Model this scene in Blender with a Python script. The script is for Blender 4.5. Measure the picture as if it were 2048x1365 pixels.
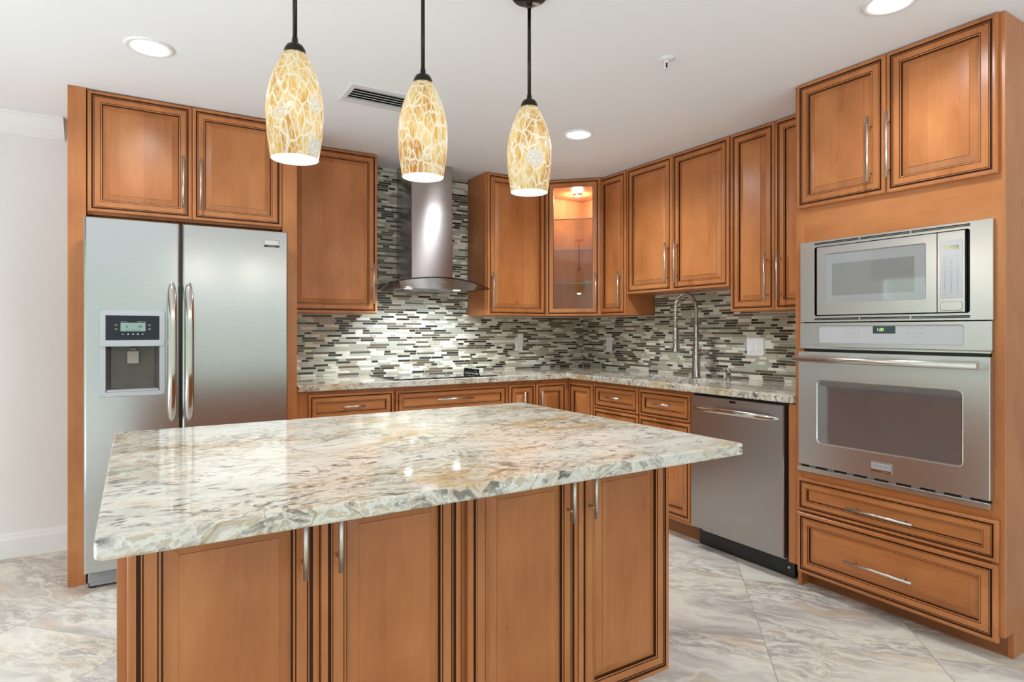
import bpy, bmesh, math, random
from mathutils import Vector, Matrix

# ------------------------------------------------------------------ scene, camera, light
for o in list(bpy.data.objects):
    bpy.data.objects.remove(o, do_unlink=True)
S = bpy.context.scene
COL = S.collection
PI = math.pi
R = math.radians
S.view_settings.view_transform = 'Standard'
S.view_settings.look = 'None'
S.view_settings.gamma = 1.0
S.view_settings.use_curve_mapping = False
S.view_settings.exposure = 0.22

cam = bpy.data.cameras.new('camera')
cam.sensor_width = 36.0
cam.lens = 36.0 * 1213.89 / 2048.0
cam.shift_y = -(682.5 - 661.85) / 2048.0
cam.clip_start = 0.05
camo = bpy.data.objects.new('camera', cam)
camo.location = (-3.3752, -4.2946, 1.2499)
camo.rotation_euler = (R(90), 0, -R(31.489))
COL.objects.link(camo)
S.camera = camo

H = 2.4467          # ceiling height
RX0, RY0 = -5.2, -8.0   # far ends of the room (left wall, rear wall)

W = bpy.data.worlds.new('daylight')
S.world = W
W.use_nodes = True
wn, wl = W.node_tree.nodes, W.node_tree.links
wn.clear()
_tc = wn.new('ShaderNodeTexCoord')
_sx = wn.new('ShaderNodeSeparateXYZ')
_rp = wn.new('ShaderNodeValToRGB')
_mr = wn.new('ShaderNodeMapRange')
_mr.inputs[1].default_value = -0.50
_mr.inputs[2].default_value = 0.62
_nz = wn.new('ShaderNodeTexNoise')
_nz.inputs['Scale'].default_value = 7.0
_nz.inputs['Detail'].default_value = 3.0
_ad = wn.new('ShaderNodeMath'); _ad.operation = 'MULTIPLY_ADD'
_ad.inputs[1].default_value = 0.10
_bg = wn.new('ShaderNodeBackground')
_wo = wn.new('ShaderNodeOutputWorld')
wl.new(_tc.outputs['Generated'], _sx.inputs[0])
wl.new(_tc.outputs['Generated'], _nz.inputs['Vector'])
wl.new(_nz.outputs['Fac'], _ad.inputs[0])
wl.new(_sx.outputs['Z'], _ad.inputs[2])
wl.new(_ad.outputs[0], _mr.inputs[0])
wl.new(_mr.outputs[0], _rp.inputs[0])
cr = _rp.color_ramp
STOPS = [(0.00, (0.88, 0.95, 1.0)), (0.28, (0.84, 0.91, 0.96)), (0.40, (0.22, 0.24, 0.20)), (0.50, (0.17, 0.21, 0.175)), (0.60, (0.20, 0.245, 0.22)),  # first stops: glow below the horizon, added to light the ceiling
         (0.70, (0.30, 0.33, 0.33)), (0.80, (0.93, 0.97, 1.0)), (1.0, (0.90, 0.96, 1.0))]
while len(cr.elements) < len(STOPS): cr.elements.new(0.5)
for e, (p, c) in zip(cr.elements, STOPS):
    e.position = p; e.color = (*c, 1)
wl.new(_rp.outputs[0], _bg.inputs[0])
_bg.inputs[1].default_value = 4.1
wl.new(_bg.outputs[0], _wo.inputs[0])


sun = bpy.data.lights.new('sun', 'SUN')
sun.energy = 9.5; sun.angle = R(1.5); sun.color = (0.64, 0.81, 1.0)
suno = bpy.data.objects.new('sun', sun)
suno.rotation_euler = Vector((0.06, 0.72, -0.69)).to_track_quat('-Z', 'Y').to_euler()
suno.location = (-4, -14, 8)
COL.objects.link(suno)


def portal(name, loc, rot, sx, sy):
    l = bpy.data.lights.new(name, 'AREA')
    l.shape = 'RECTANGLE'; l.size = sx; l.size_y = sy
    l.cycles.is_portal = True
    o = bpy.data.objects.new(name, l)
    o.location = loc; o.rotation_euler = rot
    COL.objects.link(o)


# window openings: rear wall (two glazed sliding doors) and left wall (one window)
REAR = [(-4.9, -2.9, 0.05, 2.2), (-2.5, -0.5, 0.05, 2.2)]
LEFT = [(-3.3, -0.5, 0.10, 2.2), (-6.6, -4.2, 0.05, 2.2)]
for i, (a, b, c, d) in enumerate(REAR):
    portal('daylight_rear', ((a + b) / 2, RY0 + 0.02, (c + d) / 2), (R(90), 0, 0), b - a, d - c)
for i, (a, b, c, d) in enumerate(LEFT):
    portal('daylight_left', (RX0 + 0.02, (a + b) / 2, (c + d) / 2), (R(90), 0, R(-90)), b - a, d - c)

random.seed(7)

# ------------------------------------------------------------------ materials
def newmat(name):
    m = bpy.data.materials.new(name)
    m.use_nodes = True
    m.node_tree.nodes.clear()
    return m, m.node_tree.nodes, m.node_tree.links


class G:
    """tiny node-graph helper"""
    def __init__(s, name):
        s.m, s.n, s.l = newmat(name)
        s.out = s.n.new('ShaderNodeOutputMaterial')

    def node(s, t, **kw):
        n = s.n.new(t)
        for k, v in kw.items():
            setattr(n, k, v)
        return n

    def put(s, sock, v):
        if v is None:
            return
        if hasattr(v, 'default_value') or hasattr(v, 'is_output'):
            s.l.new(v, sock)
        elif isinstance(v, (tuple, list)) and len(v) == 3 and sock.type == 'RGBA':
            sock.default_value = (*v, 1)
        else:
            sock.default_value = v

    def math(s, op, a, b=None, c=None, clamp=False):
        n = s.node('ShaderNodeMath', operation=op, use_clamp=clamp)
        s.put(n.inputs[0], a)
        if b is not None: s.put(n.inputs[1], b)
        if c is not None: s.put(n.inputs[2], c)
        return n.outputs[0]

    def vmath(s, op, a, b=None):
        n = s.node('ShaderNodeVectorMath', operation=op)
        s.put(n.inputs[0], a)
        if b is not None: s.put(n.inputs[1], b)
        return n.outputs[0]

    def coord(s, which='Object'):
        return s.node('ShaderNodeTexCoord').outputs[which]

    def pos(s):
        return s.node('ShaderNodeNewGeometry').outputs['Position']

    def rnd(s):
        return s.node('ShaderNodeObjectInfo').outputs['Random']

    def map(s, v, scale=(1, 1, 1), rot=(0, 0, 0), loc=(0, 0, 0)):
        n = s.node('ShaderNodeMapping')
        s.l.new(v, n.inputs[0])
        s.put(n.inputs['Scale'], scale)
        n.inputs['Rotation'].default_value = rot
        s.put(n.inputs['Location'], loc)
        return n.outputs[0]

    def noise(s, v, scale, detail=4, rough=0.55, dist=0.0):
        n = s.node('ShaderNodeTexNoise')
        if v is not None: s.l.new(v, n.inputs['Vector'])
        n.inputs['Scale'].default_value = scale
        n.inputs['Detail'].default_value = detail
        n.inputs['Roughness'].default_value = rough
        n.inputs['Distortion'].default_value = dist
        return n.outputs

    def vor(s, v, scale, feature='F1', rnd=1.0):
        n = s.node('ShaderNodeTexVoronoi', feature=feature)
        if v is not None: s.l.new(v, n.inputs['Vector'])
        n.inputs['Scale'].default_value = scale
        n.inputs['Randomness'].default_value = rnd
        return n.outputs

    def ramp(s, f, stops, interp='LINEAR'):
        n = s.node('ShaderNodeValToRGB')
        n.color_ramp.interpolation = interp
        el = n.color_ramp.elements
        while len(el) < len(stops): el.new(0.5)
        for e, (p, c) in zip(el, stops):
            e.position = p
            e.color = (*c, 1) if isinstance(c, (tuple, list)) else (c, c, c, 1)
        s.put(n.inputs[0], f)
        return n.outputs[0]

    def rng(s, f, a, b, c=0.0, d=1.0):
        n = s.node('ShaderNodeMapRange')
        s.put(n.inputs[0], f)
        for i, v in enumerate((a, b, c, d)): n.inputs[i + 1].default_value = v
        return n.outputs[0]

    def mix(s, f, a, b, mode='MIX'):
        n = s.node('ShaderNodeMix', data_type='RGBA', blend_type=mode)
        s.put(n.inputs[0], f)
        s.put(n.inputs[6], a); s.put(n.inputs[7], b)
        return n.outputs[2]

    def bump(s, h, strength=0.2, dist=0.01):
        n = s.node('ShaderNodeBump')
        n.inputs['Strength'].default_value = strength
        n.inputs['Distance'].default_value = dist
        s.put(n.inputs['Height'], h)
        return n.outputs[0]

    def bsdf(s, **kw):
        n = s.node('ShaderNodeBsdfPrincipled')
        for k, v in kw.items():
            s.put(n.inputs[k.replace('_', ' ')], v)
        s.l.new(n.outputs[0], s.out.inputs[0])
        return n


def plain(name, col, rough=0.5, metal=0.0, **kw):
    g = G(name)
    g.bsdf(Base_Color=col, Roughness=rough, Metallic=metal, **kw)
    return g.m


def emit(name, col, st):
    g = G(name)
    n = g.node('ShaderNodeEmission')
    n.inputs[0].default_value = (*col, 1); n.inputs[1].default_value = st
    g.l.new(n.outputs[0], g.out.inputs[0])
    return g.m


def wood(name, axis, dark=1.0, rough=0.30):
    g = G(name)
    v = g.coord()
    r = g.rnd()
    off = g.node('ShaderNodeCombineXYZ')
    g.l.new(g.math('MULTIPLY', r, 37.0), off.inputs[0]); g.l.new(g.math('MULTIPLY', r, 19.0), off.inputs[2])
    v = g.vmath('ADD', v, off.outputs[0])
    sc = {'z': (1, 1, 0.09), 'x': (0.09, 1, 1)}[axis]
    vs = g.map(v, sc)
    fine = g.noise(vs, 95, 4, 0.6)['Fac']
    mid = g.noise(g.map(v, {'z': (1, 1, 0.22), 'x': (0.22, 1, 1)}[axis]), 11, 4, 0.55)['Fac']
    blotch = g.noise(g.map(v, (1, 1, 0.6) if axis == 'z' else (0.6, 1, 1)), 5.5, 3, 0.55)['Fac']
    # glued-up staves of slightly different tone
    sx = g.node('ShaderNodeSeparateXYZ'); g.l.new(v, sx.inputs[0])
    st = g.math('FLOOR', g.math('MULTIPLY', sx.outputs['X' if axis == 'z' else 'Z'], 9.5))
    wn_ = g.node('ShaderNodeTexWhiteNoise', noise_dimensions='1D'); g.l.new(st, wn_.inputs['W'])
    f = g.math('ADD', g.math('MULTIPLY', fine, 0.17), g.math('MULTIPLY', mid, 0.28))
    f = g.math('ADD', f, g.math('MULTIPLY', blotch, 0.46))
    f = g.math('ADD', f, g.math('MULTIPLY', wn_.outputs['Value'], 0.10))
    f = g.math('ADD', f, g.math('MULTIPLY', r, 0.05))
    d = dark
    c = g.ramp(f, [(0.32, (0.345 * d, 0.112 * d, 0.030 * d)), (0.50, (0.472 * d, 0.168 * d, 0.051 * d)), (0.70, (0.590 * d, 0.236 * d, 0.080 * d))])
    g.bsdf(Base_Color=c, Roughness=g.rng(mid, 0.3, 0.7, rough - 0.04, rough + 0.06), Coat_Weight=0.15, Coat_Roughness=0.20,
           Specular_IOR_Level=0.40)
    return g.m


def granite(name, busy=0.5):
    g = G(name)
    p = g.pos()
    warp = g.noise(p, 3.2, 3, 0.55)['Color']
    wv = g.vmath('SCALE', g.vmath('SUBTRACT', warp, (0.5, 0.5, 0.5)), None)
    wv.node.inputs['Scale'].default_value = 0.20
    q = g.vmath('ADD', p, wv)
    qs = g.map(q, (0.50, 1.0, 1.0), (0, 0, R(-14)))          # streaks run mostly along the counter
    # zones
    zone = g.noise(g.map(q, (0.45, 1.25, 1.0), (0, 0, R(-14)), (3.1, 1.7, 0)), 2.1, 3, 0.55)['Fac']
    zone = g.rng(zone, 0.40 - 0.16 * (busy - 0.5), 0.53 - 0.16 * (busy - 0.5))
    # crystal cells
    fw = g.noise(qs, 17, 5, 0.62)['Color']
    fv = g.vmath('SCALE', g.vmath('SUBTRACT', fw, (0.5, 0.5, 0.5)), None)
    fv.node.inputs['Scale'].default_value = 0.060
    qc = g.vmath('ADD', qs, fv)
    vc = g.vor(qc, 58)
    cs = g.node('ShaderNodeSeparateColor'); g.l.new(vc['Color'], cs.inputs[0])
    soft = g.noise(qs, 48, 5, 0.70, 0.2)['Fac']
    big_ = g.noise(q, 7.0, 3, 0.5)['Fac']
    fc = g.math('ADD', g.math('MULTIPLY', cs.outputs[0], 0.40), g.math('ADD', g.math('MULTIPLY', g.rng(soft, 0.25, 0.75), 0.38), g.math('MULTIPLY', g.rng(big_, 0.3, 0.7), 0.22)))
    cell = g.ramp(fc, [(0.22, (0.13, 0.115, 0.10)), (0.31, (0.33, 0.30, 0.255)), (0.39, (0.54, 0.50, 0.41)), (0.46, (0.74, 0.71, 0.62)), (0.53, (0.66, 0.61, 0.50)),
                       (0.60, (0.44, 0.395, 0.32)), (0.68, (0.58, 0.46, 0.29)), (0.78, (0.74, 0.71, 0.64))])
    edge = g.vor(qc, 58, 'DISTANCE_TO_EDGE')['Distance']
    web = g.math('MULTIPLY', g.rng(edge, 0.01, 0.07, 1.0, 0.0), g.rng(soft, 0.40, 0.55, 0.15, 0.8))
    cell = g.mix(web, cell, (0.84, 0.82, 0.76))
    # white field with faint grey and gold wisps
    wis = g.noise(qs, 9, 5, 0.65, 0.6)['Fac']
    white = g.ramp(wis, [(0.30, (0.50, 0.47, 0.41)), (0.42, (0.70, 0.68, 0.62)), (0.58, (0.77, 0.755, 0.71)), (0.72, (0.62, 0.55, 0.42))])
    c = g.mix(g.math('MULTIPLY', zone, 0.92), white, cell)
    # golden stains
    gs = g.noise(g.map(q, (0.5, 1, 1), (0, 0, R(-18)), (9.0, 2.0, 0)), 5.0, 3, 0.6)['Fac']
    c = g.mix(g.math('MULTIPLY', g.rng(gs, 0.54, 0.66), 0.75), c, (0.80, 0.55, 0.24), 'MULTIPLY')
    # dark smoky flecks and thin cracks
    fl = g.noise(g.map(q, (0.40, 1, 1), (0, 0, R(-14))), 42, 5, 0.66)['Fac']
    zz = g.noise(q, 4.2, 2, 0.5)['Fac']
    m = g.math('MULTIPLY', g.rng(fl, 0.55, 0.64), g.rng(zz, 0.42, 0.58))
    c = g.mix(g.math('MULTIPLY', m, 0.85), c, (0.085, 0.075, 0.065))
    vn = g.noise(g.map(q, (0.5, 1, 1), (0, 0, R(-20))), 4.6, 4, 0.6, 0.4)['Fac']
    ln = g.rng(g.math('ABSOLUTE', g.math('SUBTRACT', vn, 0.5)), 0.0, 0.012, 1.0, 0.0)
    c = g.mix(g.math('MULTIPLY', ln, 0.6), c, (0.22, 0.17, 0.11))
    g.bsdf(Base_Color=c, Roughness=0.07, Specular_IOR_Level=0.5)
    return g.m


def floor_mat():
    g = G('stone_tile_floor')
    p = g.pos()
    v = g.map(p, (1, 1, 1), (0, 0, R(45)), (0.0, 0.0, 0.0))
    # tile lattice measured from the grout lines: 61 cm squares laid on the diagonal
    sx = g.node('ShaderNodeSeparateXYZ'); g.l.new(p, sx.inputs[0])
    k = 1 / math.sqrt(2)
    s = g.math('MULTIPLY', g.math('SUBTRACT', sx.outputs[0], sx.outputs[1]), k)
    t = g.math('MULTIPLY', g.math('ADD', sx.outputs[0], sx.outputs[1]), k)
    T = 0.61
    si = g.math('DIVIDE', g.math('SUBTRACT', s, 1.066), T)
    ti = g.math('DIVIDE', g.math('ADD', t, 2.80), T)
    fs, ft = g.math('FRACT', si), g.math('FRACT', ti)
    ds = g.math('MINIMUM', fs, g.math('SUBTRACT', 1.0, fs))
    dt = g.math('MINIMUM', ft, g.math('SUBTRACT', 1.0, ft))
    d = g.math('MINIMUM', ds, dt)
    grout = g.rng(d, 0.0016, 0.0036, 1.0, 0.0)
    ci = g.node('ShaderNodeCombineXYZ')
    g.l.new(g.math('FLOOR', si), ci.inputs[0]); g.l.new(g.math('FLOOR', ti), ci.inputs[1])
    wn_ = g.node('ShaderNodeTexWhiteNoise', noise_dimensions='3D'); g.l.new(ci.outputs[0], wn_.inputs['Vector'])
    off = g.vmath('SCALE', wn_.outputs['Color'], None); off.node.inputs['Scale'].default_value = 17.0
    loc = g.node('ShaderNodeCombineXYZ'); g.l.new(s, loc.inputs[0]); g.l.new(t, loc.inputs[1])
    q = g.vmath('ADD', loc.outputs[0], off)
    q = g.map(q, (1, 1, 1), (0, 0, R(6)))
    wv = g.vmath('SCALE', g.vmath('SUBTRACT', g.noise(q, 3.0, 3, 0.55)['Color'], (0.5, 0.5, 0.5)), None); wv.node.inputs['Scale'].default_value = 0.22
    q = g.vmath('ADD', q, wv)
    qq = g.map(q, (0.34, 1.35, 1))
    big = g.noise(qq, 3.4, 5, 0.62)['Fac']
    fine = g.noise(g.map(q, (0.40, 1.25, 1)), 26, 5, 0.68)['Fac']
    c = g.ramp(big, [(0.30, (0.40, 0.365, 0.335)), (0.41, (0.60, 0.56, 0.505)), (0.50, (0.74, 0.695, 0.62)), (0.58, (0.78, 0.735, 0.64)), (0.68, (0.66, 0.565, 0.445)), (0.80, (0.52, 0.475, 0.43))])
    gz = g.noise(qq, 2.2, 2, 0.5)['Fac']
    c = g.mix(g.math('MULTIPLY', g.rng(fine, 0.40, 0.58, 0.75, 0.0), g.rng(gz, 0.40, 0.60)), c, (0.30, 0.275, 0.265))
    tan = g.noise(qq, 6.5, 3, 0.55)['Fac']
    c = g.mix(g.math('MULTIPLY', g.rng(tan, 0.57, 0.68), 0.55), c, (0.58, 0.42, 0.27))
    br = g.vor(g.map(q, (0.42, 1.1, 1), (0, 0, R(8))), 3.4, 'DISTANCE_TO_EDGE')['Distance']
    c = g.mix(g.math('MULTIPLY', g.rng(br, 0.0, 0.030, 1.0, 0.0), 0.55), c, (0.80, 0.78, 0.73))
    vn = g.noise(qq, 3.6, 5, 0.62)['Fac']
    ln = g.rng(g.math('ABSOLUTE', g.math('SUBTRACT', vn, 0.53)), 0.0, 0.006, 1.0, 0.0)
    c = g.mix(g.math('MULTIPLY', ln, g.rng(gz, 0.45, 0.6, 0.1, 0.75)), c, (0.22, 0.18, 0.15))
    c = g.mix(grout, c, (0.36, 0.33, 0.29))
    g.bsdf(Base_Color=c, Roughness=g.rng(fine, 0.3, 0.7, 0.30, 0.45), Specular_IOR_Level=0.4,
           Normal=g.bump(g.math('SUBTRACT', g.math('MULTIPLY', fine, 0.4), grout), 0.25, 0.004))
    return g.m


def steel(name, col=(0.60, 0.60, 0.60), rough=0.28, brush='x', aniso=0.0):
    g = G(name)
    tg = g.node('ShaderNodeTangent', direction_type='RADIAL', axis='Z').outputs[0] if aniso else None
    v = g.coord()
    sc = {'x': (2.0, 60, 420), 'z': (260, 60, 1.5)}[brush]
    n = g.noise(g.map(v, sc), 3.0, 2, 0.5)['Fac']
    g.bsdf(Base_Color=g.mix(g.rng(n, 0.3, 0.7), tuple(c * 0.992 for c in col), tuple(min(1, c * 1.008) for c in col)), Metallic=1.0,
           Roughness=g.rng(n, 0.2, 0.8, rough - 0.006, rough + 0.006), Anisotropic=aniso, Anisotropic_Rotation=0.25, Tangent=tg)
    return g.m


def thin_glass(name, tint, gloss=0.06, rough=0.0):
    g = G(name)
    tr = g.node('ShaderNodeBsdfTransparent'); tr.inputs[0].default_value = (*tint, 1)
    gl = g.node('ShaderNodeBsdfGlossy'); gl.inputs['Roughness'].default_value = rough
    gl.inputs['Color'].default_value = (1, 1, 1, 1)
    lw = g.node('ShaderNodeLayerWeight')      # symmetric (both faces of the sheet) Schlick reflectance
    fr = g.math('MULTIPLY_ADD', g.math('POWER', lw.outputs['Facing'], 5.0), 1.0 - gloss, gloss)
    mx = g.node('ShaderNodeMixShader')
    g.l.new(fr, mx.inputs[0])
    g.l.new(tr.outputs[0], mx.inputs[1]); g.l.new(gl.outputs[0], mx.inputs[2])
    g.l.new(mx.outputs[0], g.out.inputs[0])
    return g.m


def wallpaint(name, col, bump=0.12):
    g = G(name)
    n = g.noise(g.pos(), 46, 3, 0.6)['Fac']
    g.bsdf(Base_Color=col, Roughness=0.8, Specular_IOR_Level=0.25, Normal=g.bump(n, bump, 0.004))
    return g.m


def shade_mat():
    g = G('crackled_amber_glass')
    v = g.coord()
    r = g.rnd()
    off = g.node('ShaderNodeCombineXYZ'); g.l.new(g.math('MULTIPLY', r, 23.0), off.inputs[0]); g.l.new(g.math('MULTIPLY', r, 11.0), off.inputs[2])
    q = g.vmath('ADD', v, off.outputs[0])
    w = g.vmath('SCALE', g.vmath('SUBTRACT', g.noise(q, 22, 2)['Color'], (0.5, 0.5, 0.5)), None); w.node.inputs['Scale'].default_value = 0.02
    q2 = g.vmath('ADD', q, w)
    qs = g.map(q2, (1, 1, 0.42))
    e1 = g.vor(qs, 42, 'DISTANCE_TO_EDGE')['Distance']
    e2 = g.vor(g.map(q2, (1, 1, 0.22)), 95, 'DISTANCE_TO_EDGE')['Distance']
    crack = g.math('MAXIMUM', g.rng(e1, 0.02, 0.10, 1.0, 0.0), g.math('MULTIPLY', g.rng(e2, 0.02, 0.14, 1.0, 0.0), 0.55))
    # frosted mosaic patches
    sp = g.vor(g.map(q, (1, 1, 1)), 9.5, 'F1')['Distance']
    spd = g.math('ADD', sp, g.math('MULTIPLY', g.noise(q, 120, 2)['Fac'], 0.18))
    patch = g.rng(spd, 0.33, 0.43, 1.0, 0.0)
    cellc = g.noise(qs, 20, 2)['Fac']
    amber = g.ramp(cellc, [(0.32, (0.66, 0.30, 0.045)), (0.48, (0.84, 0.52, 0.13)), (0.68, (0.96, 0.76, 0.36))])
    grit = g.noise(q, 320, 2, 0.7)['Fac']
    white = g.mix(g.rng(grit, 0.42, 0.55), (0.58, 0.55, 0.46), (1.0, 0.97, 0.86))
    c = g.mix(crack, amber, (1.0, 0.94, 0.74))
    c = g.mix(patch, c, white)
    # the bulb inside: brighter around the middle of the shade
    sx = g.node('ShaderNodeSeparateXYZ'); g.l.new(v, sx.inputs[0])
    z = g.math('DIVIDE', g.math('SUBTRACT', sx.outputs[2], 0.15), 0.11)
    hot = g.math('POWER', 2.718, g.math('MULTIPLY', g.math('MULTIPLY', z, z), -1.0))
    st = g.math('MULTIPLY_ADD', hot, 0.26, 0.24)
    b = g.bsdf(Base_Color=g.mix(0.65, c, (0, 0, 0)), Roughness=0.12, Emission_Color=c)
    g.l.new(st, b.inputs['Emission Strength'])
    tl = g.node('ShaderNodeBsdfTranslucent'); g.put(tl.inputs[0], c)
    ms = g.node('ShaderNodeMixShader'); ms.inputs[0].default_value = 0.35
    g.l.new(b.outputs[0], ms.inputs[1]); g.l.new(tl.outputs[0], ms.inputs[2]); g.l.new(ms.outputs[0], g.out.inputs[0])
    return g.m


def stone_chip(name, a, b, scale=120):
    g = G(name)
    n = g.noise(g.pos(), scale, 4, 0.65)['Fac']
    g.bsdf(Base_Color=g.ramp(n, [(0.3, a), (0.7, b)]), Roughness=0.35)
    return g.m


M = {}
M['wood'] = wood('glazed_maple_vertical', 'z')
M['toe'] = wood('shade_toned_toe_board', 'x', 0.55)  # same maple, with the toe-space shade put into its colour
M['woodh'] = wood('glazed_maple_horizontal', 'x')
M['glaze'] = plain('dark_brown_glaze', (0.060, 0.018, 0.006), 0.55, Specular_IOR_Level=0.25)
M['granite'] = granite('polished_granite', 0.55)
M['granite_run'] = granite('polished_granite_counter', 0.75)
M['floor'] = floor_mat()
M['steel'] = steel('brushed_stainless', (0.50, 0.51, 0.515), 0.27, 'x')
M['ovensteel'] = steel('brushed_stainless_oven', (0.60, 0.60, 0.60), 0.31, 'x')
M['steelv'] = steel('brushed_stainless_vertical', (0.60, 0.60, 0.61), 0.24, 'x')
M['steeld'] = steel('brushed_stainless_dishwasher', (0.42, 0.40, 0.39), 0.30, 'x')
M['hoodsteel'] = steel('brushed_stainless_hood', (0.47, 0.445, 0.445), 0.21, 'x', 0.88)
M['chrome'] = plain('polished_steel', (0.60, 0.57, 0.53), 0.14, 1.0)
M['nickel'] = plain('brushed_nickel', (0.66, 0.64, 0.60), 0.30, 1.0)
M['faucet'] = plain('stainless_faucet', (0.46, 0.45, 0.43), 0.24, 1.0)
M['black'] = plain('black_plastic', (0.012, 0.012, 0.013), 0.35)
M['blackgloss'] = plain('black_glass', (0.006, 0.006, 0.008), 0.04)
M['panelblack'] = plain('navy_black_panel', (0.008, 0.010, 0.022), 0.12)
M['grey'] = plain('grey_plastic', (0.34, 0.35, 0.37), 0.4)
M['silver'] = plain('silver_plastic', (0.52, 0.54, 0.58), 0.35, 0.3)
M['recess'] = plain('dark_taupe_plastic', (0.12, 0.11, 0.095), 0.22)
M['nozzle'] = plain('taupe_paddle', (0.30, 0.27, 0.23), 0.3)
M['lcd'] = emit('lcd_backlight', (0.36, 0.52, 0.45), 0.75)
M['ink'] = plain('dark_lettering', (0.02, 0.02, 0.02), 0.5)
M['softink'] = plain('grey_lettering', (0.30, 0.30, 0.31), 0.5)
M['whiteink'] = plain('white_lettering', (0.75, 0.76, 0.80), 0.5)
M['ceiling'] = wallpaint('white_ceiling_paint', (0.87, 0.875, 0.885), 0.10)
M['wall'] = wallpaint('pale_grey_wall_paint', (0.80, 0.79, 0.775), 0.15)
M['trim'] = plain('white_trim_paint', (0.82, 0.82, 0.81), 0.4)
M['plate'] = plain('white_plastic', (0.80, 0.80, 0.80), 0.35)
M['vent'] = plain('white_vent_metal', (0.72, 0.72, 0.73), 0.4)
M['slat'] = plain('grey_vent_slat', (0.50, 0.51, 0.51), 0.4)
M['dark'] = plain('dark_void', (0.015, 0.015, 0.015), 0.8)
M['bronze'] = plain('dark_bronze', (0.030, 0.024, 0.020), 0.32, 0.75)
M['shade'] = shade_mat()
M['shadein'] = emit('lit_white_glass', (1.0, 0.96, 0.89), 1.0)
M['bulb'] = emit('lit_bulb', (1.0, 0.92, 0.78), 9.0)
M['can'] = emit('lit_downlight', (1.0, 0.98, 0.95), 14.0)
M['hoodlamp'] = emit('lit_hood_lamp', (0.86, 0.95, 1.0), 12.0)
M['puck'] = emit('lit_puck_lamp', (1.0, 0.94, 0.82), 12.0)
M['ovenglass'] = plain('grey_oven_glass', (0.115, 0.115, 0.120), 0.04, 0.0, IOR=2.6)
M['micglass'] = plain('pale_microwave_glass', (0.38, 0.39, 0.40), 0.04, 0.0, IOR=2.2)
M['micin'] = plain('grey_screen_glass', (0.26, 0.265, 0.265), 0.04, 0.0, IOR=2.4)
M['keypad'] = plain('pale_keypad', (0.56, 0.57, 0.60), 0.2)
M['display'] = plain('olive_display', (0.30, 0.29, 0.16), 0.1)
M['ovendisp'] = plain('dark_green_display', (0.035, 0.06, 0.06), 0.1)
M['greenled'] = emit('green_led', (0.55, 1.0, 0.35), 1.2)
M['glass'] = thin_glass('clear_glass', (0.97, 0.98, 0.97), 0.045)
M['smoke'] = thin_glass('smoked_hood_glass', (0.50, 0.52, 0.50), 0.08)
M['shelfglass'] = thin_glass('shelf_glass', (0.90, 0.93, 0.91), 0.02)
M['glassedge'] = plain('green_glass_edge', (0.10, 0.14, 0.12), 0.1)
M['window'] = thin_glass('window_glass', (0.98, 0.99, 0.99), 0.03)
M['insul'] = plain('pale_insulation', (0.62, 0.64, 0.68), 0.7)
M['grout'] = plain('cream_grout', (0.78, 0.75, 0.66), 0.8)
M['t_dark'] = plain('charcoal_glass_tile', (0.040, 0.036, 0.028), 0.12)
M['t_olive'] = stone_chip('olive_brown_tile', (0.105, 0.085, 0.055), (0.16, 0.13, 0.085), 60)
M['t_sage'] = plain('sage_glass_tile', (0.43, 0.44, 0.36), 0.10)
M['t_cream'] = stone_chip('cream_marble_tile', (0.68, 0.645, 0.54), (0.80, 0.77, 0.67), 60)
M['t_stone'] = stone_chip('mottled_stone_tile', (0.27, 0.215, 0.15), (0.58, 0.53, 0.43), 110)
M['shadefab'] = plain('taupe_roman_shade', (0.42, 0.37, 0.30), 0.9)


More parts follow.
